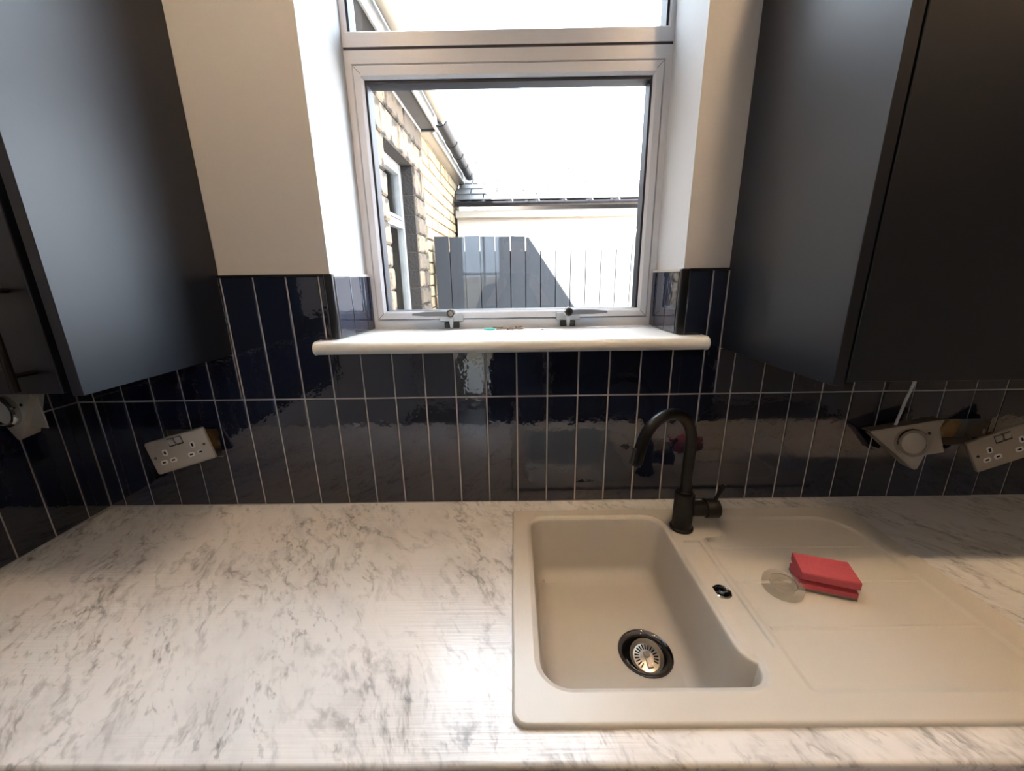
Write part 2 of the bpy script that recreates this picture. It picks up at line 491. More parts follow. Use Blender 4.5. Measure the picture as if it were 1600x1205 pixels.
# ------------------------------------------------------------------ dimensions (metres; z = 0 is the worktop, y = 0 the tile face)
PITCH = 0.077
GR = 0.0034
def TX(k): return (k - 15) * PITCH
XL, XR = -1.196, 2.05
XE = 3.4                          # far side of the room, where the worktop run has ended
ZG, ZT = 0.2994, 0.5985
FLOOR, CEIL = -0.90, 1.70
YB = -3.60
WX0, WX1 = -0.514, 0.3175         # window opening in the wall
WZ0, WZ1 = 0.418, 1.60
YW = 0.195                        # inner face of the window frame
PL, PR = -0.7765, 0.4234          # inner faces of the two wall cabinets
CZ = 0.416                        # underside of the wall cabinets
YF = -0.347                       # front of the wall cabinets
BOX_L = (-0.992, -0.856, 0.142, 0.222)
BOX_R = (1.006, 1.142, 0.150, 0.222)

# ------------------------------------------------------------------ room shell
tag(boxo('floor', 'floor', None, XL - 0.2, XE + 0.2, YB - 0.2, 0.3, FLOOR - 0.1, FLOOR), kind='structure')
tag(boxo('ceiling', 'ceiling', None, XL - 3.4, XE + 0.2, YB - 1.9, 0.30, CEIL, CEIL + 0.12), kind='structure')  # carried out past the walls, unseen, to keep sun off the back door
wm = MB()
for a, b, c, d in holes_cells(XL - 0.2, XE + 0.2, FLOOR, CEIL, [(WX0, WX1, WZ0, WZ1), BOX_L, BOX_R]):
    wm.box(a, b, 0.008, 0.28, c, d)
# splayed plaster of the window reveals, then the closing of the two socket recesses
wm.prism([(WX0, 0.008), (-0.4925, YW), (-0.4925, 0.28), (WX0 - 0.001, 0.28)], 'z', WZ0, WZ1)
for bx in (BOX_L, BOX_R):
    wm.box(bx[0], bx[1], 0.05, 0.28, bx[2], bx[3])
wall_back = tag(wm.build('wall_back', 'paint'), kind='structure')
wl = MB().box(XL - 0.2, XL - 0.008, YB - 0.2, 0.008, FLOOR, CEIL)
wall_left = tag(wl.build('wall_left', 'paint'), kind='structure')
tag(boxo('wall_right', 'paint', None, XE, XE + 0.2, YB - 0.2, 0.008, FLOOR, CEIL), kind='structure')
DX0, DX1, DZ1 = -0.76, -0.19, 1.20
wf = MB()
for a, b, c, d in holes_cells(XL - 0.008, XE, FLOOR, CEIL, [(DX0, DX1, FLOOR, DZ1)]):
    wf.box(a, b, YB - 0.2, YB, c, d)
tag(wf.build('wall_front', 'paint'), kind='structure')

# glazed door opposite the window: it is what shows in the reflections
door = tag(empty('door_1', (0, YB - 0.08, FLOOR)), kind='structure')
dm = MB()
H = DZ1 - FLOOR
dm.box(DX0 + 0.005, DX0 + 0.06, -0.03, 0.03, 0, H - 0.005); dm.box(DX1 - 0.06, DX1 - 0.005, -0.03, 0.03, 0, H - 0.005)
dm.box(DX0 + 0.06, DX1 - 0.06, -0.03, 0.03, H - 0.065, H - 0.005); dm.box(DX0 + 0.06, DX1 - 0.06, -0.03, 0.03, 0, 0.09)
dm.build('door_frame', 'upvc', door, bevel=0.004)
for x in (-0.435,):
    boxo('glazing_bar', 'upvc', door, x - 0.014, x + 0.014, -0.02, 0.02, 0.09, H - 0.065, 0.003)
for z in (0.82, 1.54):
    boxo('glazing_bar', 'upvc', door, DX0 + 0.06, DX1 - 0.06, -0.018, 0.018, z - 0.014, z + 0.014, 0.003)
boxo('pane', 'glass', door, DX0 + 0.06, DX1 - 0.06, -0.004, 0.004, 0.09, H - 0.065)
hm = MB().tube([(DX1 - 0.035, 0.03, 1.0), (DX1 - 0.035, 0.07, 1.0)], 0.009, 10).tube([(DX1 - 0.035, 0.068, 1.0), (DX1 - 0.15, 0.068, 1.0)], 0.009, 10)
hm.build('door_handle', 'chrome', door, smooth=True)

# ------------------------------------------------------------------ tiling
gm = MB()
hang = [(XL, PL, CZ - 0.002, 9), (PR, XR, CZ - 0.002, 9), (WX0, WX1, WZ0, 9), BOX_L, BOX_R]
for a, b, c, d in holes_cells(XL, 1.905, 0.0, ZT, hang):
    gm.box(a, b, 0.0014, 0.0079, c, d)
gm.build('grout', 'grout', wall_back)
def tile_piece(parent, x0, x1, z0, z1, holes=(), tilt=True):
    """a glazed wall tile on the window wall, its face at y = 0"""
    cells = holes_cells(x0, x1, z0, z1, list(holes))
    if not cells: return
    cx, cz = (x0 + x1) / 2, (z0 + z1) / 2
    m = MB()
    for a, b, c, d in cells:
        m.box(a - cx, b - cx, 0.0, 0.0075, c - cz, d - cz)
    o = m.build('tile', 'tile', parent, bevel=0.0012 if len(cells) == 1 else 0.0, seg=2, smooth=len(cells) == 1, loc=(cx, 0, cz))
    if tilt:
        o.rotation_euler = (random.uniform(-.0035, .0035), random.uniform(-.0008, .0008), random.uniform(-.006, .006))
    return o
g = GR / 2
for k in range(-1, 40):
    a, b = TX(k) + g, TX(k + 1) - g
    if k == -1: a = XL + 0.002
    if b - a < 0.005: continue
    holes = [h for h in (BOX_L, BOX_R) if h[0] < b and h[1] > a]
    tile_piece(wall_back, a, b, 0.0015, ZG - g, holes)
    # upper course, cut round the cabinets and the window opening
    cuts = []
    for (p, q, top) in ((XL, PL - 0.0005, CZ - 0.003), (PL + 0.0012, WX0 - 0.013, ZT), (WX0 - 0.013, WX1 + 0.013, WZ0 - 0.003), (WX1 + 0.013, PR - 0.0035, ZT), (PR + 0.0005, XR, CZ - 0.003)):
        lo, hi = max(a, p), min(b, q)
        if hi - lo > 0.002: tile_piece(wall_back, lo, hi, ZG + g, top)
# black edging trims: along the top and down the corners of the reveal
tm = MB().box(PL + 0.001, WX0 - 0.012, -0.001, 0.0075, ZT, ZT + 0.006)
tm.box(WX1 + 0.012, PR - 0.001, -0.001, 0.0075, ZT, ZT + 0.006)
tm.build('tile_trim', 'trim', wall_back)
MB().box(WX0 - 0.0125, WX0 + 0.0085, -0.0015, 0.0095, 0.4515, ZT + 0.006).build('tile_trim', 'trim', wall_back, bevel=0.004, seg=3, smooth=True)
MB().box(WX1 - 0.0085, WX1 + 0.0125, -0.0015, 0.0095, 0.4515, ZT + 0.006).build('tile_trim', 'trim', wall_back, bevel=0.004, seg=3, smooth=True)
# tiles lining the two reveals
def reveal_tiles(side):
    if side < 0:
        A, B = Vector((WX0, 0.008, 0)), Vector((-0.4925, YW, 0))
    else:
        A, B = Vector((WX1, 0.008, 0)), Vector((WX1, YW, 0))
    L_ = (B - A).length
    ang = math.atan2((B - A).y, (B - A).x)
    # local x runs along the reveal, the glazed face looks into the opening
    s = -1 if side < 0 else 1
    cuts = [0.004, 0.074, 0.146, L_ - 0.001]
    for u0, u1 in zip(cuts, cuts[1:]):
        cu = (u0 + u1) / 2
        m = MB().box(u0 + 0.0012 - cu, u1 - 0.0012 - cu, (0.0 if side > 0 else -0.0085), (0.0085 if side > 0 else 0.0), -0.072, 0.073)
        o = m.build('tile', 'tile', wall_back, bevel=0.001, seg=2, smooth=True)
        o.location = A + (B - A).normalized() * cu + Vector((0, 0, 0.5245))
        o.rotation_euler = (0, 0, ang + random.uniform(-.004, .004))
    m = MB().box(0.003, L_ - 0.001, (0.0 if side > 0 else -0.006), (0.006 if side > 0 else 0.0), -0.073, 0.0735)
    o = m.build('grout', 'grout', wall_back); o.location = A + Vector((0, 0, 0.5245)); o.rotation_euler = (0, 0, ang)
    m = MB().box(0.0, L_ - 0.001, (0.0 if side > 0 else -0.009), (0.009 if side > 0 else 0.0), 0.0737, 0.079)
    o = m.build('tile_trim', 'grout', wall_back); o.location = A + Vector((0, 0, 0.5245)); o.rotation_euler = (0, 0, ang)
reveal_tiles(-1); reveal_tiles(1)
# left wall tiles, face at x = XL
def left_tile(y0, y1, z0, z1):
    cy, cz = (y0 + y1) / 2, (z0 + z1) / 2
    m = MB().box(-0.0075, 0.0, y0 - cy, y1 - cy, z0 - cz, z1 - cz)
    o = m.build('tile', 'tile', wall_left, bevel=0.0012, seg=2, smooth=True, loc=(XL, cy, cz))
    o.rotation_euler = (0, random.uniform(-.002, .002), random.uniform(-.003, .003))
MB().box(XL - 0.0079, XL - 0.0014, -1.5, 0.0014, 0, CZ - 0.002).build('grout', 'grout', wall_left)
ys = [0.0] + [-0.0564 - PITCH * i for i in range(19)]
for y1, y0 in zip(ys, ys[1:]):
    left_tile(y0 + g, y1 - g, 0.0015, ZG - g)
    left_tile(y0 + g, y1 - g, ZG + g, CZ - 0.003)

# ------------------------------------------------------------------ window
win = tag(empty('window_1', (0, YW, 0)), kind='structure')
FX0, FX1 = -0.4925, 0.3175
def ring(name, mat, parent, x0, x1, z0, z1, w, ya, yb, bevel=0.0, wt=None, wb=None, mitre=True, bevin=0.0):
    """a rectangular frame with mitred corners; inner edge bevelled back by bevin"""
    wt = w if wt is None else wt; wb = w if wb is None else wb
    o = [(x0, z0), (x1, z0), (x1, z1), (x0, z1)]
    i = [(x0 + w, z0 + wb), (x1 - w, z0 + wb), (x1 - w, z1 - wt), (x0 + w, z1 - wt)]
    c = [(x0 + w - bevin, z0 + wb - bevin), (x1 - w + bevin, z0 + wb - bevin), (x1 - w + bevin, z1 - wt + bevin), (x0 + w - bevin, z1 - wt + bevin)]
    vs = [(p[0], ya, p[1]) for p in o] + [(p[0], ya, p[1]) for p in c] + [(p[0], ya + bevin, p[1]) for p in i] + [(p[0], yb, p[1]) for p in i] + [(p[0], yb, p[1]) for p in o]
    fs = []
    for k in range(4):
        n = (k + 1) % 4
        for lv in range(4):
            fs.append((lv * 4 + k, lv * 4 + n, lv * 4 + 4 + n, lv * 4 + 4 + k))
        fs.append((16 + k, 16 + n, n, k))
    return MB().add(vs, fs).build(name, mat, parent, bevel=bevel)
# lower light: fixed frame, opening sash, gasket, pane
ring('outer_frame', 'upvc', win, FX0, FX1, 0.4495, 1.1334, 0.019, 0.0, 0.07, wt=0.0315, wb=0.0275, bevin=0.003)
ring('gap_shade_ring', 'gasket', win, FX0 + 0.0185, FX1 - 0.0185, 0.4768, 1.1024, 0.004, 0.0015, 0.05)  # dark ring standing in for the shade between frame and sash
for cx, cz, sx, sz in ((FX0 + 0.0208, 0.4785, 1, 1), (FX1 - 0.0208, 0.4785, -1, 1), (FX0 + 0.0208, 1.0995, 1, -1), (FX1 - 0.0208, 1.0995, -1, -1)):
    q = MB().box(0.001, 0.0235, -0.0001, 0.002, -0.0005, 0.0005).build('mitre_joint', 'gasket', win)
    q.location = (cx, -0.0042, cz); q.rotation_euler = (0, -math.atan2(sz, sx), 0)
ring('sash', 'upvc', win, FX0 + 0.0208, FX1 - 0.0208, 0.4785, 1.0995, 0.0227, -0.004, 0.05, wb=0.022, wt=0.0275, bevin=0.006)
ring('gasket', 'gasket', win, FX0 + 0.0405, FX1 - 0.0405, 0.4975, 1.0745, 0.0085, 0.006, 0.045, wt=0.010, wb=0.004)
boxo('pane', 'glass', win, FX0 + 0.045, FX1 - 0.045, 0.026, 0.030, 0.499, 1.068)
boxo('seam', 'gasket', win, FX0 + 0.001, FX1 - 0.001, 0.0006, 0.06, 1.1335, 1.1398)
# upper light
ring('outer_frame', 'upvc', win, FX0, FX1, 1.1399, WZ1 - 0.001, 0.014, 0.0, 0.07, wb=0.033, bevin=0.003)
ring('gasket', 'gasket', win, FX0 + 0.012, FX1 - 0.012, 1.171, WZ1 - 0.013, 0.008, 0.006, 0.05, wb=0.001)
boxo('pane', 'glass', win, FX0 + 0.016, FX1 - 0.016, 0.026, 0.030, 1.1735, WZ1 - 0.016)
# the two espagnolette handles
def window_handle(x, s):
    h = MB().box(-0.034, 0.034, -0.012, -0.0042, -0.020, 0.002).build('window_handle', 'galv', win, bevel=0.0015, smooth=True, loc=(x, 0, 0.490))
    MB().lathe([(0.0, -0.026), (0.011, -0.026), (0.013, -0.024), (0.013, -0.010), (0.0, -0.010)], (0, 0, 0.004), 24, 'y').build('hub', 'chrome', h, smooth=True)
    MB().lathe([(0.0075, -0.0265), (0.0095, -0.0265), (0.0095, -0.0255), (0.0075, -0.0255)], (0, 0, 0.004), 24, 'y', True).build('hub_ring', 'black', h, smooth=True)
    pts = [(s * 0.008, 0.010), (s * 0.03, 0.011), (s * 0.07, 0.010), (s * 0.108, 0.006), (s * 0.110, 0.000), (s * 0.07, -0.003), (s * 0.03, -0.003), (s * 0.008, -0.004)]
    MB().prism(pts, 'y', -0.025, -0.018).build('lever', 'levermetal', h, bevel=0.0015, smooth=True)
    MB().prism([(-0.007, -0.007), (0.007, -0.007), (0.004, -0.038), (-0.004, -0.038)], 'y', -0.018, -0.013).build('tongue', 'galv', h, bevel=0.001)
    MB().box(-0.021, 0.021, -0.012, -0.0005, -0.038, -0.021).build('keep_plate', 'black', h, bevel=0.001)
window_handle(-0.2605, -1); window_handle(0.0735, 1)
# sill board with a rounded nose
prof = [(YW - 0.001, 0.4492), (YW - 0.001, 0.4190), (-0.001, 0.4190)]
nose = arc(-0.034, 0.4345, 0.0155, 270, 90, 10)
prof = [(YW, 0.449), (-0.034, 0.450)] + [(p[0], p[1]) for p in reversed(nose)][1:] + [(0.0, 0.419), (YW, 0.4195)]
sill = MB()
# horns reach past the opening in front of the tiles, the board itself fits between the reveals
sill.prism([(-0.0025, 0.450)] + [(p[0], p[1]) for p in reversed(nose)] + [(-0.0025, 0.419)], 'x', -0.5495, 0.3695)
so = tag(sill.build('trim_1', 'sill', None, smooth=True), kind='structure')
bd = MB()
bd.add([(WX0 + 0.0005, -0.003, 0.450), (WX1 - 0.0005, -0.003, 0.450), (FX1, YW - 0.0005, 0.449), (FX0, YW - 0.0005, 0.449),
        (WX0 + 0.0005, -0.003, 0.4195), (WX1 - 0.0005, -0.003, 0.4195), (FX1, YW - 0.0005, 0.4195), (FX0, YW - 0.0005, 0.4195)],
       [(0, 1, 2, 3), (7, 6, 5, 4), (0, 4, 5, 1), (1, 5, 6, 2), (2, 6, 7, 3), (3, 7, 4, 0)])
bd.build('sill_board', 'sill', so)
for x, d in ((-0.5495, -1), (0.3695, 1)):
    ec = MB().prism([(-0.0015, 0.4508)] + [(p[0], p[1]) for p in arc(-0.034, 0.4345, 0.0163, 90, 270, 10)] + [(-0.0015, 0.4182)], 'x', x, x + d * 0.0025)
    ec.build('end_cap', 'sillend', so, bevel=0.0006, smooth=True)

# ------------------------------------------------------------------ worktop and sink
SX0, SX1, SY0, SY1 = -0.0925, 0.7675, -0.563, -0.055
def rrect(x0, x1, y0, y1, r, n=8):
    rs = r if isinstance(r, (list, tuple)) else [r] * 4      # order: x1y0, x1y1, x0y1, x0y0
    return (arc(x1 - rs[0], y0 + rs[0], rs[0], 270, 360, n) + arc(x1 - rs[1], y1 - rs[1], rs[1], 0, 90, n)
            + arc(x0 + rs[2], y1 - rs[2], rs[2], 90, 180, n) + arc(x0 + rs[3], y0 + rs[3], rs[3], 180, 270, n))
def worktop():
    bm = bmesh.new()
    X0, X1, Y0, Y1 = XL + 0.0003, XR - 0.001, -0.604, -0.0006
    prof = [(Y1, 0.0)] + [(Y0 + 0.006, 0.0)] + [(p[0], p[1]) for p in arc(Y0 + 0.006, -0.006, 0.006, 90, 180, 4)] + [(Y0, -0.032), (Y0 + 0.006, -0.038), (Y1, -0.038)]
    cut = rrect(SX0 + 0.012, SX1 - 0.012, SY0 + 0.012, SY1 - 0.012, 0.02, 4)
    top = [bm.verts.new((x, y, 0)) for x, y in ((X0, Y0 + 0.006), (X1, Y0 + 0.006), (X1, Y1), (X0, Y1))]
    hole = [bm.verts.new((x, y, 0)) for x, y in cut]
    fill_with_holes(bm, [top, hole])
    hb = [bm.verts.new((x, y, -0.038)) for x, y in cut]
    n = len(hole)
    for i in range(n): bm.faces.new((hole[i], hole[(i + 1) % n], hb[(i + 1) % n], hb[i]))
    bt = [bm.verts.new((x, y, -0.038)) for x, y in ((X0, Y0 + 0.006), (X1, Y0 + 0.006), (X1, Y1), (X0, Y1))]
    fill_with_holes(bm, [bt, hb])
    fr = prof[1:-1]
    rows = [[bm.verts.new((X, p[0], p[1])) for p in fr] for X in (X0, X1)]
    for i in range(len(fr) - 1):
        f = bm.faces.new((rows[0][i], rows[1][i], rows[1][i + 1], rows[0][i + 1])); f.smooth = True
    for X, a, b, c, d, rw in ((X0, top[0], top[3], bt[3], bt[0], rows[0]), (X1, top[1], top[2], bt[2], bt[1], rows[1])):
        bm.faces.new((a, b, c, d)); bm.faces.new(rw)
    bm.faces.new((top[2], top[3], bt[3], bt[2]))
    bmesh.ops.recalc_face_normals(bm, faces=bm.faces)
    me = bpy.data.meshes.new('worktop'); bm.to_mesh(me); bm.free()
    me.materials.append(M['marble'])
    return link(bpy.data.objects.new('worktop', me))
wt = tag(worktop(), 'white marble effect laminate worktop running under the window', 'worktop')

SZ = 0.008
def build_sink():
    root = empty('kitchen_sink', (0, 0, 0))
    bm = bmesh.new()
    def V(lp, z): return [bm.verts.new((x, y, z)) for x, y in lp]
    def bridge(a, b, smooth=True):
        n = len(a)
        for i in range(n):
            f = bm.faces.new((a[i], a[(i + 1) % n], b[(i + 1) % n], b[i])); f.smooth = smooth
    # outer edge
    outer = rrect(SX0, SX1, SY0, SY1, [0.022, 0.022, 0.008, 0.022], 8)
    o_bot = V(outer, 0.0004); o_mid = V(outer, SZ - 0.004)
    o1 = V(offset_loop(outer, 0.0012), SZ - 0.0012); o2 = V(offset_loop(outer, 0.004), SZ)
    bridge(o_bot, o_mid); bridge(o_mid, o1); bridge(o1, o2)
    # bowl outline, counter-clockwise
    bowl = (arc(0.259, -0.480, 0.040, 270, 360, 8) + arc(0.317, -0.480, 0.018, 180, 150, 1)
            + [(0.2945, -0.4655), (0.2885, -0.459), (0.2835, -0.452), (0.281, -0.440)]
            + [(0.281, -0.40), (0.281, -0.35), (0.281, -0.30), (0.281, -0.25), (0.281, -0.20)]
            + arc(0.229, -0.134, 0.052, 0, 90, 10) + [(0.16, -0.082), (0.08, -0.082)] + arc(-0.013, -0.127, 0.045, 90, 180, 10)
            + [(-0.058, -0.2), (-0.058, -0.3), (-0.058, -0.4)] + arc(-0.003, -0.465, 0.055, 180, 270, 10) + [(0.06, -0.520), (0.14, -0.520), (0.2, -0.520)])
    bowl = [p for i, p in enumerate(bowl) if (Vector(p) - Vector(bowl[i - 1])).length > 1e-4]
    steps = [(0.0, SZ), (0.0015, SZ - 0.0006), (0.0028, SZ - 0.0025), (0.0075, SZ - 0.004), (0.0095, SZ - 0.0055), (0.0105, SZ - 0.009)]
    for i in range(1, 7): steps.append((0.0105 + 0.010 * i / 6, SZ - 0.009 - 0.123 * i / 6))
    R_ = 0.030
    for a in (15, 30, 45, 60, 75, 90):
        t = math.radians(a)
        steps.append((0.0205 + R_ * (1 - math.cos(t)), -0.124 - R_ * math.sin(t)))
    loops = [V(offset_loop(bowl, d), z) for d, z in steps]
    for a, b in zip(loops, loops[1:]): bridge(a, b)
    DR = (0.177, -0.322)
    ZF = steps[-1][1]
    dr = [(DR[0] + 0.0535 * math.cos(2 * math.pi * i / 40), DR[1] + 0.0535 * math.sin(2 * math.pi * i / 40)) for i in range(40)]
    d0 = V(dr, ZF); d1 = V(dr, ZF - 0.03)
    fill_with_holes(bm, [loops[-1], d0]); bridge(d0, d1)
    # drainer recess
    dra = (arc(0.675, -0.485, 0.040, 270, 360, 8) + [(0.715, -0.40), (0.715, -0.30), (0.715, -0.22)] + arc(0.640, -0.170, 0.075, 0, 90, 10)
           + [(0.55, -0.095), (0.46, -0.095)] + arc(0.420, -0.115, 0.020, 90, 130, 4) + arc(0.3755, -0.150, 0.022, 40, -80, 6) + [(0.350, -0.1735)]
           + arc(0.352, -0.1885, 0.014, 95, 180, 5) + [(0.338, -0.25), (0.338, -0.35), (0.338, -0.46)] + arc(0.350, -0.512, 0.013, 180, 270, 5) + [(0.45, -0.525), (0.55, -0.525)])
    dra = [p for i, p in enumerate(dra) if (Vector(p) - Vector(dra[i - 1])).length > 1e-4]
    dl = [V(dra, SZ), V(offset_loop(dra, 0.003), SZ - 0.0008), V(offset_loop(dra, 0.008), SZ - 0.0035), V(offset_loop(dra, 0.011), SZ - 0.004)]
    for a, b in zip(dl, dl[1:]): bridge(a, b)
    bmesh.ops.contextual_create  # (kept simple: the recess floor is one filled face)
    fill_with_holes(bm, [dl[-1]])
    # overflow channel between bowl and drainer
    ch = rrect(0.2935, 0.3330, -0.452, -0.183, 0.004, 3)
    cl = [V(ch, SZ), V(offset_loop(ch, 0.0012), SZ - 0.0020), V(offset_loop(ch, 0.003), SZ - 0.0042)]
    for a, b in zip(cl, cl[1:]): bridge(a, b)
    fill_with_holes(bm, [cl[-1]])
    fill_with_holes(bm, [o2, loops[0], dl[0], cl[0]])
    bmesh.ops.recalc_face_normals(bm, faces=bm.faces)
    # make sure the faces look upwards
    up = sum(f.normal.z * f.calc_area() for f in bm.faces)
    if up < 0: bmesh.ops.reverse_faces(bm, faces=bm.faces)
    me = bpy.data.meshes.new('basin'); bm.to_mesh(me); bm.free()
    me.materials.append(M['sink'])
    link(bpy.data.objects.new('basin', me), root)
    # raised ribs of the drainer
    for y, x0, x1 in ((-0.205, 0.350, 0.700), (-0.307, 0.350, 0.703), (-0.412, 0.350, 0.706)):
        MB().prism([(y - 0.004, SZ - 0.0042), (y - 0.0012, SZ - 0.0020), (y + 0.0012, SZ - 0.0020), (y + 0.004, SZ - 0.0042)], 'x', x0, x1).build('drainer_rib', 'sink', root, bevel=0.0006, smooth=True)
    # waste flange in the bowl
    fl = MB().lathe([(0.0545, 0.0015), (0.0525, 0.0035), (0.048, 0.002), (0.0435, -0.004), (0.0425, -0.006)], (DR[0], DR[1], ZF), 48)
    fl.f = fl.f[:-2]
    fl.build('waste_flange', 'darkchrome', root, smooth=True)
    fr = MB().lathe([(0.0425, -0.006), (0.0405, -0.0045), (0.0395, -0.008), (0.0385, -0.028)], (DR[0], DR[1], ZF), 48)
    fr.f = fr.f[:-2]
    fr.build('waste_ring', 'chrome', root, smooth=True)
    MB().lathe([(0.0386, -0.028), (0.0, -0.0281)], (DR[0], DR[1], ZF), 48).build('waste_pipe', 'hole', root)
    # overflow cover
    ov = MB().lathe([(0.0175, -0.0002), (0.0175, 0.0015), (0.0155, 0.003), (0.013, 0.0022), (0.0125, 0.0008), (0.0, 0.0008)], (0.3085, -0.331, SZ - 0.0041), 32)
    ovo = ov.build('overflow_cover', 'chrome', root, smooth=True)
    MB().lathe([(0.0, 0.0045), (0.004, 0.0042), (0.0055, 0.002), (0.0055, 0.0008)], (0.3085, -0.331, SZ - 0.0041), 20).build('screw', 'chrome', ovo, smooth=True)
    MB().box(0.298, 0.319, -0.3325, -0.3295, SZ - 0.0034, SZ - 0.0014).build('crossbar', 'chrome', ovo, bevel=0.0006)
    tag(root, 'cream composite sink with one bowl and ribbed drainer set in worktop', 'sink')
    return root, DR, ZF
sink, DR, ZF = build_sink()

# lift-out basket strainer lying tilted in the waste
def strainer():
    root = empty('basket_strainer', (DR[0] + 0.002, DR[1] - 0.004, ZF - 0.004))
    root.rotation_euler = (math.radians(16), math.radians(-5), math.radians(8))
    cup = MB().lathe([(0.0300, -0.006), (0.0325, 0.0), (0.0335, 0.0020), (0.0325, 0.0032), (0.0312, 0.0020), (0.0290, -0.0030), (0.0265, -0.0050), (0.0120, -0.0030), (0.0, -0.0026), (0.0, -0.0060)], (0, 0, 0), 48)
    cup.f = cup.f[:-1] if len(cup.f[-1]) > 4 else cup.f
    cup.build('basket', 'steelbasket', root, smooth=True)
    for i in range(22):
        a = 2 * math.pi * (i + 0.5) / 22
        if math.sin(a) < -0.80: continue
        o = MB().box(0.0145, 0.0235, -0.0010, 0.0010, -0.0046, -0.0026).build('slot', 'hole', root)
        o.matrix_local = Matrix.Rotation(a, 4, 'Z')
    MB().lathe([(0.0, 0.0075), (0.0055, 0.0070), (0.0070, 0.0045), (0.0060, 0.001), (0.005, -0.004)], (0, 0.002, 0), 20).build('knob', 'steelbasket', root, smooth=True)
    MB().prism([(-0.0042, 0.0), (0.0042, 0.0), (0.0058, -0.021), (-0.0058, -0.021)], 'z', -0.0050, 0.0015).build('grip', 'steelbasket', root, bevel=0.0012, seg=2, smooth=True)
    tag(root, 'round steel basket strainer tilted in the drain of the sink bowl', 'strainer')
strainer()

# ------------------------------------------------------------------ tap
def tap():
    root = empty('kitchen_tap', (0.3105, -0.137, SZ))
    MB().lathe([(0.0, 0), (0.0265, 0), (0.0265, 0.005), (0.024, 0.0075), (0.0, 0.0075)], n=36).build('base_ring', 'blackmetal', root, smooth=True)
    MB().lathe([(0.0, 0.007), (0.0222, 0.007), (0.0222, 0.0935), (0.0205, 0.0955), (0.0, 0.0955)], n=36).build('body', 'blackmetal', root, smooth=True)
    MB().lathe([(0.0165, 0.095), (0.0165, 0.099), (0.0150, 0.1005), (0.0, 0.1005)], n=28).build('collar', 'blackmetal', root, smooth=True)
    # swan-neck spout, swung to the left over the bowl
    d = Vector((-0.93, -0.36, 0)).normalized()
    pts = [Vector((0, 0, 0.098 + 0.125 * i / 6)) for i in range(7)]
    R_ = 0.068
    c = Vector((0, 0, 0.223)) + d * R_
    for a in range(12, 168, 12):
        t = math.radians(a)
        pts.append(c - d * R_ * math.cos(t) + Vector((0, 0, R_ * 1.08 * math.sin(t))))
    last = pts[-1]
    pts.append(last + d * 0.010 + Vector((0, 0, -0.028))); pts.append(last + d * 0.016 + Vector((0, 0, -0.055)))
    MB().tube(pts, 0.0125, 24).build('spout', 'blackmetal', root, smooth=True)
    e = pts[-1]; tdir = (pts[-1] - pts[-2]).normalized()
    MB().tube([e - tdir * 0.001, e + tdir * 0.006], 0.0105, 20).build('aerator', 'black', root, smooth=True)
    MB().tube([e - tdir * 0.035 + d * 0.013, e - tdir * 0.002 + d * 0.0135], [0.0035, 0.0045], 10).build('spout_clip', 'black', root, smooth=True)
    # side control
    MB().lathe([(0.0, 0.018), (0.0185, 0.018), (0.0185, 0.048), (0.017, 0.0495)], (0, 0, 0.052), 28, 'x').build('control_neck', 'blackmetal', root, smooth=True)
    ct = MB().lathe([(0.0, 0.050), (0.0215, 0.050), (0.0225, 0.052), (0.0225, 0.078), (0.0205, 0.0805), (0.0, 0.0805)], (0, 0, 0.052), 32, 'x').build('control_knob', 'blackmetal', root, smooth=True)
    MB().tube([(0.070, 0, 0.070), (0.079, 0.001, 0.088), (0.090, 0.002, 0.112)], [0.0042, 0.0045, 0.005], 12).build('lever', 'blackmetal', ct, smooth=True)
    tag(root, 'matt black swan-neck mixer tap behind the sink bowl', 'tap')
tap()

# ------------------------------------------------------------------ things on the drainer
def sponge():
    root = empty('sponge', (0.5085, -0.3160, SZ - 0.004))
    root.rotation_euler = (0, 0, math.atan2(-0.030, 0.087))
    Lh, W, Hh = 0.0465, 0.029, 0.042
    pr = [(-W, 0.006), (-W, 0.0165), (-W + 0.012, 0.0185), (-W + 0.012, 0.0225), (-W - 0.002, 0.0265), (-W - 0.002, Hh - 0.002), (-W, Hh),
          (W, Hh), (W, 0.0265), (W - 0.010, 0.0225), (W - 0.010, 0.0185), (W, 0.0165), (W, 0.006)]
    MB().prism(pr, 'x', -Lh, Lh).build('foam', 'foam', root, bevel=0.0014, seg=2, smooth=True)
    MB().box(-Lh, Lh, -W, W, 0.0002, 0.006).build('scouring_pad', 'scour', root, bevel=0.0008)
    tag(root, 'pink grooved washing-up sponge lying on the drainer', 'sponge')
sponge()
def cap():
    root = empty('plastic_cap', (0.4265, -0.3255, SZ - 0.0039))
    MB().lathe([(0.0, 0.0), (0.033, 0.0), (0.0345, 0.002), (0.0345, 0.0150), (0.0335, 0.0165), (0.0225, 0.0165), (0.0215, 0.0155), (0.0200, 0.0040), (0.0, 0.0038)], n=48).build('rim', 'clear', root, smooth=True)
    MB().lathe([(0.0, 0.0055), (0.0185, 0.0055), (0.0195, 0.0045), (0.0, 0.0042)], n=40).build('disc', 'clear', root, smooth=True)
    MB().lathe([(0.0225, 0.0150), (0.0236, 0.0150), (0.0236, 0.0172), (0.0225, 0.0172)], n=40, closed=True).build('inner_lip', 'clear', root, smooth=True)
    tag(root, 'small clear round plastic cap on the drainer beside the sponge', 'cap')
cap()

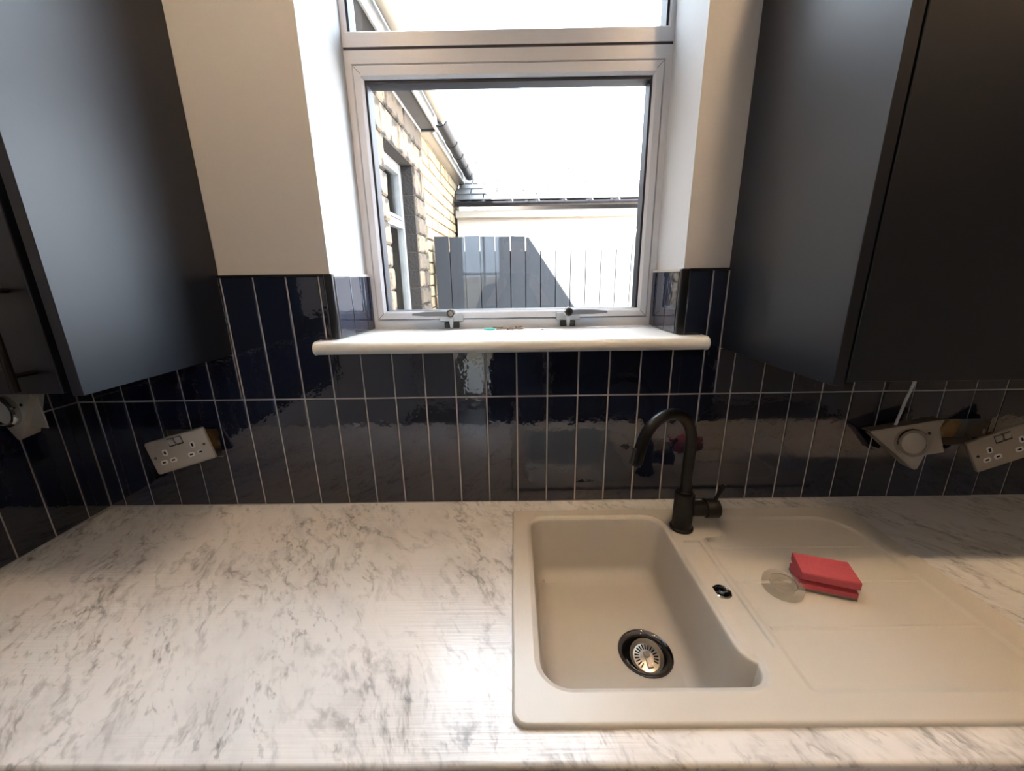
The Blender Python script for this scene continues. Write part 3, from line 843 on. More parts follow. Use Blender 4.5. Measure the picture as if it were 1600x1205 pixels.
# ------------------------------------------------------------------ bits left on the sill
def screw(x, y, ang, ln, mat, label, group=None, z=0.4503, tiltup=0.0, name='screw'):
    root = empty(name, (x, y, z))
    h = MB().lathe([(0.0, 0.0), (0.0038, 0.0004), (0.0038, 0.0010), (0.0016, 0.0035)], (0, 0, 0), 12, 'x').build('head', mat, root, smooth=True)
    prof = [(0.0016, 0.0035)]
    n = int(ln / 0.0022)
    for i in range(n):
        u = 0.0035 + (ln - 0.0035) * i / n
        k = 1.0 if i < n - 3 else (n - i) / 4
        prof += [(0.0013 * k, u), (0.0020 * k, u + 0.0009)]
    prof.append((0.0, ln))
    MB().lathe(prof, (0, 0, 0), 10, 'x').build('shank', mat, root, smooth=True)
    root.location.z = z + 0.0038
    root.rotation_euler = (0, tiltup, ang)
    tag(root, label, 'screw', group)
gname = 'bronze screws in the small pile on the sill'
pile = 'bronze screw in the small pile in the middle of the window sill'
for i, (x, y, a, ln) in enumerate(((-0.130, 0.131, 0.15, 0.038), (-0.112, 0.137, 2.9, 0.034), (-0.100, 0.128, 0.5, 0.036), (-0.086, 0.142, -0.35, 0.034), (-0.076, 0.133, 0.9, 0.030), (-0.108, 0.150, 0.1, 0.040), (-0.066, 0.150, 2.7, 0.034))):
    screw(x, y, a, ln, 'brass', pile, gname, z=0.4503 + (0.003 if i % 3 == 1 else 0))
screw(-0.018, 0.168, 0.9, 0.020, 'steel', 'short zinc screw by the window frame, right of the screw pile', None)
screw(-0.007, 0.108, -0.45, 0.026, 'steel', 'lone zinc screw lying nearest the front of the sill', None)
pl = empty('wall_plug', (-0.1495, 0.1395, 0.4533))
MB().tube([(-0.012, 0, 0), (-0.006, 0, 0), (0.010, 0, 0), (0.014, 0, 0)], [0.0022, 0.003, 0.003, 0.0018], 10).build('sleeve', 'turq', pl, smooth=True)
MB().tube([(-0.013, 0, 0), (-0.0118, 0, 0)], 0.0033, 10).build('collar', 'turq', pl, smooth=True)
tag(pl, 'small turquoise plastic wall plug beside the screw pile', 'wall plug')

# ------------------------------------------------------------------ sockets
def back_box(b, label):
    x0, x1, z0, z1 = b
    root = empty('back_box', ((x0 + x1) / 2, 0.0, (z0 + z1) / 2))
    w, h = (x1 - x0) / 2 - 0.0006, (z1 - z0) / 2 - 0.0006
    m = MB()
    m.box(-w, w, 0.045, 0.049, -h, h); m.box(-w, -w + 0.0015, 0.002, 0.045, -h, h); m.box(w - 0.0015, w, 0.002, 0.045, -h, h)
    m.box(-w, w, 0.002, 0.045, -h, -h + 0.0015); m.box(-w, w, 0.002, 0.045, h - 0.0015, h)
    m.build('metal_case', 'galv', root)
    MB().prism([(-0.012, 0.0), (0.002, -h + 0.006), (0.03, -h + 0.004), (0.044, 0.0), (0.038, h - 0.012), (0.010, h - 0.006)], 'y', 0.038, 0.0448).build('plaster_lump', 'plaster', root, bevel=0.003, smooth=True)
    MB().box(-w + 0.002, -w + 0.010, 0.003, 0.006, -0.006, 0.006).build('fixing_lug', 'galv', root)
    MB().box(w - 0.010, w - 0.002, 0.003, 0.006, -0.006, 0.006).build('fixing_lug', 'galv', root)
    tag(root, label, 'back box')
back_box(BOX_L, 'metal wall box behind the dangling socket left of the window')
back_box(BOX_R, 'metal wall box behind the dangling socket by the right cabinet')

def frame_matrix(o, xdir, zhint):
    x = Vector(xdir).normalized()
    z = Vector(zhint); z = (z - x * z.dot(x)).normalized()
    y = z.cross(x)
    m = Matrix((x, y, z)).transposed().to_4x4()
    m.translation = Vector(o)
    return m
def double_socket(mw, label, wires):
    root = empty('double_socket'); root.matrix_world = mw
    pl = rrect(-0.0735, 0.0735, -0.0435, 0.0435, 0.006, 5)
    m = MB()
    n = len(pl)
    lv = [(0.0, 0.0), (0.0, -0.003), (0.0015, -0.0055), (0.0045, -0.0065)]
    vs = []
    for d, y in lv: vs += [(p[0], y, p[1]) for p in offset_loop(pl, d)]
    fs = []
    for i in range(len(lv) - 1):
        for k in range(n): fs.append((i * n + k, i * n + (k + 1) % n, (i + 1) * n + (k + 1) % n, (i + 1) * n + k))
    fs.append(tuple((len(lv) - 1) * n + k for k in range(n))); fs.append(tuple(range(n - 1, -1, -1)))
    m.add(vs, fs).build('face_plate', 'brushed', root, smooth=True)
    MB().box(-0.055, 0.055, 0.0, 0.022, -0.027, 0.027).build('back_moulding', 'black', root, bevel=0.002)
    for cx in (-0.034, 0.034):
        for px, pz, w, h, sw, sh in ((cx, 0.0065, 0.0058, 0.0085, 0.0022, 0.0042), (cx - 0.0115, -0.0165, 0.0080, 0.0060, 0.0036, 0.0020), (cx + 0.0115, -0.0165, 0.0080, 0.0060, 0.0036, 0.0020)):
            o = MB().prism([(p[0] + px, p[1] + pz) for p in rrect(-w, w, -h, h, 0.004, 4)], 'y', -0.0074, -0.0062).build('pin_insert', 'whiteplastic', root)
            MB().box(px - sw, px + sw, -0.0078, -0.0072, pz - sh, pz + sh).build('pin_slot', 'hole', o)
    for sx in (-0.009, 0.009):
        MB().box(sx - 0.0082, sx + 0.0082, -0.0070, -0.0060, 0.0165, 0.0375).build('switch_surround', 'black', root)
        MB().prism([(-0.0066, 0.018), (-0.0105, 0.036), (-0.0062, 0.036), (-0.0062, 0.018)], 'x', sx - 0.0068, sx + 0.0068).build('rocker_switch', 'galv', root, bevel=0.0006)
    for sx in (-0.0605, 0.0605):
        MB().lathe([(0.0, -0.0070), (0.0034, -0.0068), (0.0034, -0.0060)], (sx, 0, 0), 14, 'y').build('screw', 'black', root, smooth=True)
    for i, (mt, off) in enumerate(wires):
        MB().tube([(off, 0.018, 0.018), (off + 0.004, 0.028, 0.026), (off + 0.002, 0.038, 0.020)], 0.0022, 8).build('wire', mt, root, smooth=True)
    tag(root, label, 'socket')
M['wirebrown'] = simple('brown_wire', (0.16, 0.05, 0.02), 0.5)
M['wireblue'] = simple('blue_wire', (0.03, 0.08, 0.3), 0.5)
M['wirered'] = simple('red_wire', (0.30, 0.02, 0.04), 0.5)
double_socket(frame_matrix((-0.9295, -0.036, 0.1795), (0.138, 0.020, 0.036), (0.02, 0.10, 1)), 'brushed steel double socket hanging loose from the wall left of the window', (('wirered', -0.03), ('wirebrown', 0.0)))
double_socket(frame_matrix((1.119, -0.057, 0.172), (0.80, -0.10, 0.42), (0.0, 0.06, 1)), 'brushed steel double socket hanging loose below the right cabinet', (('wireblue', -0.03), ('wirebrown', 0.0)))

# ------------------------------------------------------------------ triangular cabinet lights on their cables
def tri_light(mw, label, cable_world):
    root = empty('cabinet_light'); root.matrix_world = mw
    tri = [(-0.079, 0.0), (-0.077, -0.004), (-0.005, -0.1085), (0.0, -0.1105), (0.005, -0.1085), (0.077, -0.004), (0.079, 0.0)]
    MB().prism(tri, 'y', -0.0012, 0.0012).build('face_plate', 'brushed', root, bevel=0.0006)
    MB().prism([(-0.0012, 0.0), (-0.0012, 0.0022), (0.034, 0.0045), (0.034, 0.0025)], 'x', -0.078, 0.078).build('top_flange', 'brushed', root, bevel=0.0004)
    # wings folded back from the two slanting edges
    for s in (-1, 1):
        a, b = Vector((s * 0.077, 0, -0.004)), Vector((s * 0.005, 0, -0.1085))
        bk = Vector((0, 0.030, 0.001))
        t = Vector((s * 0.0016, 0, -0.0012))
        q = [a, b, b + bk * 1.05 + Vector((s * 0.004, 0, 0.006)), a + bk * 0.75]
        vs = [v for v in q] + [v - t for v in q]
        MB().add(vs, [(0, 1, 2, 3), (7, 6, 5, 4), (0, 4, 5, 1), (1, 5, 6, 2), (2, 6, 7, 3), (3, 7, 4, 0)]).build('side_wing', 'brushed', root)
    MB().lathe([(0.0255, -0.001), (0.0345, -0.001), (0.0350, -0.010), (0.0325, -0.0135), (0.0265, -0.0135), (0.0255, -0.012)], (0, 0, -0.041), 36, 'y', True).build('lamp_ring', 'chrome', root, smooth=True)
    MB().lathe([(0.0, -0.0125), (0.026, -0.0120), (0.026, -0.001)], (0, 0, -0.041), 32, 'y').build('lens', 'frost', root, smooth=True)
    MB().lathe([(0.0, 0.030), (0.030, 0.028), (0.032, 0.0012)], (0, 0, -0.041), 28, 'y').build('lamp_housing', 'darkchrome', root, smooth=True)
    MB().lathe([(0.0, -0.0035), (0.003, -0.003), (0.0035, -0.0012)], (0.043, 0, -0.026), 12, 'y').build('fixing_screw', 'darkchrome', root, smooth=True)
    MB().box(0.012, 0.074, 0.010, 0.0125, -0.082, -0.001).build('mounting_plate', 'brushed', root, bevel=0.0005)
    inv = mw.inverted()
    MB().tube([inv @ Vector(p) for p in cable_world], 0.0032, 10).build('cable', 'cable', root, smooth=True)
    tag(root, label, 'cabinet light')
A_, B_ = Vector((0.803, -0.036, 0.205)), Vector((0.955, -0.056, 0.242))
tri_light(frame_matrix((A_ + B_) / 2, B_ - A_, (0.02, 0.20, 1)), 'steel triangular light hanging by a white cable under the right cabinet',
          [(0.868, -0.026, 0.196), (0.871, -0.030, 0.245), (0.878, -0.030, 0.29), (0.8855, -0.030, 0.325), (0.888, -0.031, CZ + 0.004)])
tri_light(frame_matrix((-1.1046, -0.2016, 0.3835), (0.985, -0.17, 0.0), (0.0, 0, 1)) @ Matrix.Scale(0.93, 4), 'steel triangular light under the left cabinet at the picture edge',
          [(-1.100, -0.175, 0.350), (-1.100, -0.170, 0.392), (-1.104, -0.168, CZ + 0.004)])

# ------------------------------------------------------------------ wall cabinets
ZC1 = 1.34
def wall_cabinet(x0, x1, side, label):
    """side = +1: the exposed end panel is at x1 (left-hand cabinet); -1: at x0"""
    root = empty('wall_cabinet', ((x0 + x1) / 2, 0, CZ))
    ox, oz = (x0 + x1) / 2, CZ
    def bx(name, mat, a, b, c, d, e, f, bev=0.0, par=root, rel=(0, 0, 0)):
        return MB().box(a - ox, b - ox, c, d, e - oz, f - oz).build(name, mat, par, bevel=bev, smooth=bev > 0)
    T = 0.018
    if side > 0:
        bx('end_panel', 'navy', x1 - T, x1, YF, 0.0075, CZ, ZC1, 0.0008)
        c0, c1 = x0 + 0.001, x1 - T - 0.0005
        d0, d1 = x0 + 0.003, x1 - T - 0.014
    else:
        bx('end_panel', 'navy', x0, x0 + T, YF, 0.0075, CZ, ZC1, 0.0008)
        c0, c1 = x0 + T + 0.0005, x1 - 0.001
        d0, d1 = x0 + T + 0.003, x1 - 0.003
    m = MB()
    m.box(c0 - ox, c1 - ox, YF + 0.024, 0.0075, 0.006, 0.024); m.box(c0 - ox, c1 - ox, YF + 0.024, 0.0075, ZC1 - oz - 0.018, ZC1 - oz)
    m.box(c0 - ox, c0 - ox + T, YF + 0.024, 0.0075, 0.024, ZC1 - oz - 0.018); m.box(c1 - ox - T, c1 - ox, YF + 0.024, 0.0075, 0.024, ZC1 - oz - 0.018)
    m.box(c0 - ox + T, c1 - ox - T, -0.002, 0.0075, 0.024, ZC1 - oz - 0.018)
    m.build('carcass', 'carcass', root)
    n = 1 if side > 0 else 3
    w = (d1 - d0) / n
    for i in range(n):
        a, b = d0 + w * i + 0.0015, d0 + w * (i + 1) - 0.0015
        dz = CZ + (0.0035 if side > 0 else 0.0045)
        dr = bx('door', 'navy', a, b, YF + 0.001, YF + 0.022, dz, ZC1 - 0.003, 0.0012)
        hx = (b - 0.034) if (side > 0 or i != 0) else (b - 0.045)
        h = MB()
        h.tube([(hx - ox, YF - 0.030, 0.016), (hx - ox, YF - 0.030, 0.19)], 0.0055, 12)
        for z in (0.040, 0.166):
            h.tube([(hx - ox, YF - 0.030, z), (hx - ox, YF + 0.0012, z)], 0.0042, 10)
        h.build('handle', 'blackmetal', dr, smooth=True)
    tag(root, label, 'cabinet')
wall_cabinet(XL + 0.001, PL, 1, 'navy wall cabinet in the corner left of the window')
wall_cabinet(PR, XR - 0.02, -1, 'wide navy wall cabinet right of the window')

# tall units across the room, seen only as dark shapes in the tiles
def tall_unit(x0, x1, label):
    root = empty('tall_cabinet', ((x0 + x1) / 2, YB + 0.3, FLOOR))
    w = (x1 - x0) / 2
    MB().box(-w, w, -0.298, 0.26, 0.0, 2.1).build('carcass', 'carcass', root)
    for a, b, z0, z1 in ((-w + 0.002, -0.0015, 0.12, 1.3), (0.0015, w - 0.002, 0.12, 1.3), (-w + 0.002, -0.0015, 1.305, 2.09), (0.0015, w - 0.002, 1.305, 2.09)):
        d = MB().box(a, b, 0.262, 0.282, z0, z1).build('door', 'navy', root, bevel=0.001)
        hx = a + 0.05 if a > -0.1 else b - 0.05
        MB().tube([(hx, 0.31, z0 + 0.1), (hx, 0.31, z0 + 0.3)], 0.006, 10).tube([(hx, 0.28, z0 + 0.13), (hx, 0.31, z0 + 0.13)], 0.004, 8).tube([(hx, 0.28, z0 + 0.27), (hx, 0.31, z0 + 0.27)], 0.004, 8).build('handle', 'blackmetal', d, smooth=True)
    tag(root, label, 'cabinet')
tall_unit(0.30, 1.15, 'tall navy cupboard next to the glazed door across the room')
tall_unit(1.155, 2.0, 'tall navy cupboard in the corner across the room')

# ------------------------------------------------------------------ ceiling downlights
def downlight(x, y, label):
    root = empty('downlight', (x, y, CEIL))
    MB().lathe([(0.030, -0.001), (0.044, -0.001), (0.0425, -0.005), (0.031, -0.006)], n=32, closed=True).build('bezel', 'chrome', root, smooth=True)
    m, nt, p = nmat('lamp_lens')
    p.inputs['Emission Color'].default_value = (*LAMP_COLOR, 1); p.inputs['Emission Strength'].default_value = 25
    p.inputs['Base Color'].default_value = (0.8, 0.8, 0.8, 1)
    MB().lathe([(0.0, -0.0035), (0.0305, -0.0035), (0.0305, -0.0012), (0.0, -0.0012)], n=24).build('lens', m, root)
    ld = bpy.data.lights.new('lamp', 'SPOT')
    ld.energy = LAMP_WATT; ld.color = LAMP_COLOR; ld.shadow_soft_size = 0.024
    ld.spot_size = math.radians(146); ld.spot_blend = 0.6
    lo = bpy.data.objects.new('lamp', ld); lo.location = (0, 0, -0.032); link(lo, root)
    tag(root, label, 'downlight')
downlight(-0.51, -0.585, 'warm recessed ceiling downlight over the left end of the worktop')
downlight(0.476, -0.654, 'warm recessed ceiling downlight over the sink drainer')
downlight(1.50, -0.65, 'warm recessed ceiling downlight over the right end of the worktop')
downlight(0.60, -2.4, 'warm ceiling downlight added as fill in front of the tall cupboards')  # rear lamp added as fill for the area under the right cabinet
downlight(1.70, -2.4, 'warm ceiling downlight added as fill at the far right of the room')  # second added rear lamp, more fill from the right

# ------------------------------------------------------------------ outdoors
tag(boxo('yard', 'paving', None, -4, 7, 0.28, 9, FLOOR - 0.35, FLOOR - 0.25), kind='structure')
tag(boxo('back_yard', 'paving', None, -14, 10, -12, YB - 0.2, FLOOR - 0.35, FLOOR - 0.05), kind='structure')

# wall added beyond the glazed door to cut the daylight it lets in
gw = empty('daylight_cut_wall', (0, -6.4, FLOOR - 0.05))
MB().box(-14, 10, -0.12, 0.12, 0, 1.50).build('masonry', 'outer', gw)
MB().box(-14, 10, -0.15, 0.15, 1.50, 1.56).build('coping', 'outer', gw, bevel=0.01)
tag(gw, kind='structure')
tag(gw, 'low brown wall added outside the glazed door to cut its daylight', 'added wall')
nh = empty('added_house_screen', (0, -8.0, FLOOR - 0.05))  # added house wall: dims the door's reflection and blocks sun behind the room
MB().box(-14, 10, -1.0, 0, 0, 7.4).build('wall', 'paleblue', nh)
MB().box(-14, 10, -1.0, 0.25, 7.4, 7.52).build('eaves', 'whiteboard', nh, bevel=0.01)
tag(nh, kind='structure')
tag(nh, 'pale rendered house wall added to dim the door reflection and block sun', 'house')

# stone house on the left
ho = empty('stone_house', (-0.9299, 0.0, 0.0), (0, 0, math.atan2(-0.0233, 1.0)))
tag(ho, 'sooty sandstone house with white window seen left through the window', 'house')
HY0, HY1 = 0.30, 5.00
WY0, WY1, WZa, WZb = 1.82, 2.53, -0.05, 1.465
hm = MB()
# mortar core, recessed; local y along the wall
for a, b, c, d in holes_cells(HY0, HY1, FLOOR - 0.25, 1.84, [(WY0, WY1, WZa, WZb)]):
    hm.box(-0.30, -0.012, a, b, c, d)
hm.build('mortar_core', 'mortar', ho)
COURSE = [(-0.05, 0.09), (0.09, 0.235), (0.235, 0.375), (0.375, 0.52), (0.52, 0.665), (0.665, 0.81), (0.81, 0.955), (0.955, 1.10), (1.10, 1.25), (1.25, 1.465), (1.465, 1.655), (1.655, 1.815)]
def stone(y0, y1, z0, z1, mat, proud=0.012, bev=0.012):
    jy, jz = random.uniform(0.003, 0.007), random.uniform(0.003, 0.006)
    pr = proud * random.uniform(0.2, 1.0)
    cy, cz = (y0 + y1) / 2, (z0 + z1) / 2
    hy, hz = (y1 - y0) / 2 - jy, (z1 - z0) / 2 - jz
    m = MB()
    e = min(bev, hy * 0.4, hz * 0.4)
    def R3(): return random.uniform(-0.004, 0.004)
    b = [(-0.10, -hy, -hz), (-0.10, hy, -hz), (-0.10, hy, hz), (-0.10, -hy, hz)]
    mfr = [(pr - 0.012, -hy + R3(), -hz + R3()), (pr - 0.012, hy + R3(), -hz + R3()), (pr - 0.012, hy + R3(), hz + R3()), (pr - 0.012, -hy + R3(), hz + R3())]
    fr = [(pr + R3(), -hy + e, -hz + e), (pr + R3(), hy - e, -hz + e), (pr + R3(), hy - e, hz - e), (pr + R3(), -hy + e, hz - e)]
    vs = b + mfr + fr
    fs = [(0, 3, 2, 1), (8, 9, 10, 11)]
    for k in range(4):
        n = (k + 1) % 4
        fs += [(k, n, 4 + n, 4 + k), (4 + k, 4 + n, 8 + n, 8 + k)]
    o = m.add(vs, fs).build('stone', mat, ho)
    o.location = (0, cy, cz)
for ci, (z0, z1) in enumerate(COURSE):
    y = HY0 + random.uniform(-0.2, 0.0)
    while y < 2.86:
        ln = random.uniform(0.24, 0.42)
        y1 = min(y + ln, 2.86)
        if 2.86 - y1 < 0.12: y1 = 2.86
        segs = [(y, y1)]
        if z1 <= WZb + 0.01:      # leave the window and its jambs free
            segs = []
            if y < WY0 - 0.0: segs.append((y, min(y1, WY0)))
            if y1 > WY1: segs.append((max(y, WY1), y1))
        elif z0 < WZb + 0.02 and ci == 10:
            segs = [s for s in segs]
        for a, b in segs:
            if b - a > 0.05:
                mt = 'stone'
                if a >= WY1 - 0.01 and z1 < 1.5: mt = random.choice(['stonedark', 'stonedark', 'stone'])
                if ci >= 11 and random.random() < 0.5: mt = 'stonedark'
                stone(max(a, HY0), b, z0, z1, mt)
        y = y1
# paler coursed masonry of the rear wing
zz = FLOOR + 0.8
row = 0
while zz < 1.80:
    z1 = min(zz + 0.105, 1.815)
    y = 2.87 - (0.0 if row % 2 else 0.0)
    y = 2.87
    while y < HY1 - 0.02:
        y1 = min(y + random.uniform(0.2, 0.36), HY1)
        stone(y, y1, zz, z1, 'stonelight', 0.006, 0.006)
        y = y1
    zz = z1; row += 1
# lintel and inner jambs
MB().box(-0.20, -0.004, WY0 - 0.02, WY1 + 0.02, WZb - 0.002, WZb + 0.02).build('lintel', 'stonedark', ho)
for z0, z1 in COURSE[1:10]:
    MB().box(-0.16, -0.006, WY1 - 0.004, WY1 + 0.05, z0 + 0.003, z1 - 0.003).build('jamb_stone', 'stonedark', ho, bevel=0.004)
# white window of the stone house
hw = empty('house_window', (-0.10, 0, 0)); hw.parent = ho
wmx = MB()
for a, b, c, d in ((WY0, WY0 + 0.055, WZa, WZb), (WY1 - 0.055, WY1, WZa, WZb), (WY0 + 0.055, WY1 - 0.055, WZa, WZa + 0.06), (WY0 + 0.055, WY1 - 0.055, WZb - 0.055, WZb), (WY0 + 0.055, WY1 - 0.055, 0.985, 1.045)):
    wmx.box(-0.05, 0.0, a, b, c, d)
wmx.build('window_frame', 'whiteboard', hw, bevel=0.004)
wmy = MB()
for a, b, c, d in ((WY0 + 0.055, WY0 + 0.085, 1.05, WZb - 0.06), (WY1 - 0.085, WY1 - 0.055, 1.05, WZb - 0.06), (WY0 + 0.055, WY1 - 0.055, 1.045, 1.07), (WY0 + 0.055, WY1 - 0.055, WZb - 0.085, WZb - 0.055)):
    wmy.box(-0.04, 0.008, a, b, c, d)
wmy.build('casement', 'whiteboard', hw, bevel=0.003)
MB().box(-0.026, -0.022, WY0 + 0.055, WY1 - 0.055, WZa + 0.06, 0.985).build('pane', 'glass', hw)
MB().box(-0.026, -0.022, WY0 + 0.085, WY1 - 0.085, 1.07, WZb - 0.085).build('pane', 'glass', hw)
MB().box(-0.15, -0.14, WY0, WY1, WZa, WZb).build('blind', 'curtain', hw)
# eaves: boxed soffit over the near part, plain board beyond, gutters in front
MB().box(-0.02, 0.012, HY0, 2.86, 1.800, 1.825).build('bed_mould', 'whiteboard', ho, bevel=0.004)
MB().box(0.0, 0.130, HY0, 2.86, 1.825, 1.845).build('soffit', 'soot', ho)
MB().box(0.130, 0.150, HY0, 2.88, 1.810, 1.985).build('fascia', 'whiteboard', ho, bevel=0.004)
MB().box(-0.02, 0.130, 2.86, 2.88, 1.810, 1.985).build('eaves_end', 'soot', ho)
MB().box(-0.04, 0.095, 2.88, HY1, 1.815, 1.990).build('eaves_board', 'cream', ho, bevel=0.004)
MB().box(0.095, 0.115, 2.88, HY1 - 0.22, 1.800, 1.990).build('fascia', 'whiteboard', ho, bevel=0.004)
def gutter(name, mat, parent, y0, y1, cx, cz, r, brackets, bmat):
    prof_o = arc(cx, cz, r, 180, 360, 10); prof_i = arc(cx, cz, r - 0.004, 360, 180, 10)
    gt = MB().prism(prof_o + prof_i, 'y', y0, y1).build(name, mat, parent, smooth=True)
    for y in brackets:
        po = arc(cx, cz + 0.003, r + 0.007, 175, 365, 10); pi = arc(cx, cz + 0.003, r, 365, 175, 10)
        MB().prism(po + pi, 'y', y - 0.02, y + 0.02).build('bracket', bmat, gt, smooth=True)
    return gt
gutter('gutter', 'cream', ho, HY0, 2.82, 0.212, 1.915, 0.055, (1.0, 2.0), 'soot')
gutter('gutter', 'gutter', ho, 2.82, 4.74, 0.185, 1.885, 0.055, (2.84, 3.4, 3.8, 4.2, 4.6), 'gutter')
# roof plane of the stone house
MB().add([(0.16, HY0, 1.99), (0.16, HY1, 1.99), (-2.2, HY1, 3.4), (-2.2, HY0, 3.4), (0.16, HY0, 1.94), (0.16, HY1, 1.94), (-2.2, HY1, 3.35), (-2.2, HY0, 3.35)],
         [(0, 1, 2, 3), (7, 6, 5, 4), (0, 4, 5, 1), (1, 5, 6, 2), (2, 6, 7, 3), (3, 7, 4, 0)]).build('roof', 'slate_side', ho)
# white waste pipe with an elbow under the eaves
pp = [(0.055, 1.15, 1.80), (0.055, 1.15, 1.66)] + [(0.055, 1.15 + 0.06 * (1 - math.cos(math.radians(a))), 1.66 - 0.06 * math.sin(math.radians(a))) for a in (30, 60, 90)] + [(0.055, 1.45, 1.60)]
MB().tube(pp, 0.021, 14).build('waste_pipe', 'whiteboard', ho, smooth=True)

# close-boarded fence across the yard
fo = empty('garden_fence', (0, 3.0, FLOOR - 0.25))
tag(fo, 'dark grey vertical board fence across the yard outside', 'fence')
fz = 0.975 - (FLOOR - 0.25)
BP = 0.1452
xk = -0.8300
i = 0
while xk < 3.0:
    top = fz - 0.0 + random.uniform(-0.010, 0.006) - 0.020 * (xk + 0.86) / 2
    o = MB().box(-BP / 2 + 0.0038, BP / 2 - 0.0038, 0, 0.018, 0.03, top).build('board', 'fence', fo, bevel=0.0015)
    o.location = (xk + BP / 2, random.uniform(-0.002, 0.002), 0)
    xk += BP; i += 1
for z in (0.30, 1.05, 1.72):
    MB().box(-0.83, 3.0, 0.020, 0.058, z, z + 0.07).build('rail', 'fenceback', fo)
MB().box(-0.83, 3.0, 0.0585, 0.0645, 0.03, fz - 0.135).build('gap_dark_sheet', 'fenceback', fo)  # near-black sheet added so the gaps between boards stay dark
for x in (-0.80, 1.0, 2.8):
    MB().box(x, x + 0.09, 0.065, 0.155, 0, fz - 0.06).build('post', 'fenceback', fo)

# low rendered building with a slate roof behind the fence
bo = empty('rendered_outbuilding', (0, 4.5, FLOOR - 0.25))
tag(bo, 'cream rendered outbuilding with slate roof and black gutter behind the fence', 'building')
Z0 = -(FLOOR - 0.25)
MB().box(-0.79, 4.5, 0.0, 2.9, 0, Z0 + 1.40).build('wall', 'render', bo)
MB().box(-0.80, 4.5, -0.075, 0.0, Z0 + 1.335, Z0 + 1.42).build('fascia', 'cream', bo, bevel=0.004)
def gutter_x(x0, x1, cy, cz, r):
    po = arc(cy, cz, r, 180, 360, 10); pi = arc(cy, cz, r - 0.004, 360, 180, 10)
    gt = MB().prism(po + pi, 'x', x0, x1).build('gutter', 'gutter', bo, smooth=True)
    for x in (-0.62, 0.1, 0.85, 1.15, 1.6, 2.4):
        a = arc(cy, cz + 0.003, r + 0.006, 175, 365, 10); b = arc(cy, cz + 0.003, r, 365, 175, 10)
        MB().prism(a + b, 'x', x - 0.018, x + 0.018).build('bracket', 'gutter', gt, smooth=True)
gutter_x(-0.80, 4.5, -0.125, Z0 + 1.505, 0.052)
SL = math.radians(30)
SLEN = 1.72
def RP(s, h=0.0): return (-0.12 + s * math.cos(SL) - h * math.sin(SL), Z0 + 1.515 + s * math.sin(SL) + h * math.cos(SL))
yb_, zb_ = RP(SLEN)
rd = MB().prism([RP(0.0, -0.03), RP(SLEN, -0.03), (2 * yb_ + 0.12 - 0.0, Z0 + 1.5), (2 * yb_ + 0.12, Z0 + 1.44), RP(SLEN, -0.07), RP(0, -0.06)], 'x', -0.80, 4.5)
rd.build('roof_deck', 'slate_side', bo)
nc = 9
ex = SLEN / nc
slate_me = None
for r in range(nc):
    off = 0.0 if r % 2 else 0.17
    x = -0.78 + off - 0.17
    while x < 3.6:
        a, b = max(x, -0.80), min(x + 0.335, 4.5)
        if b - a > 0.05:
            full = (b - a) > 0.334
            if full and slate_me is not None:
                o = bpy.data.objects.new('slate', slate_me); link(o, bo)
            else:
                w = (b - a) / 2 - 0.003
                o = MB().box(-w, w, -0.004, ex * 1.25, 0.0, 0.012).build('slate', 'slate', bo, bevel=0.002)
                if full: slate_me = o.data
            yy, zz = RP(r * ex, 0.006)
            o.location = ((a + b) / 2, yy, zz + 0.012)
            o.rotation_euler = (SL - math.atan2(0.012, ex) * 0.9, 0, random.uniform(-0.006, 0.006))
        x += 0.34
MB().tube([(-0.80, yb_, zb_ + 0.01), (4.5, yb_, zb_ + 0.01)], 0.07, 12).build('ridge', 'slate_side', bo, smooth=True)

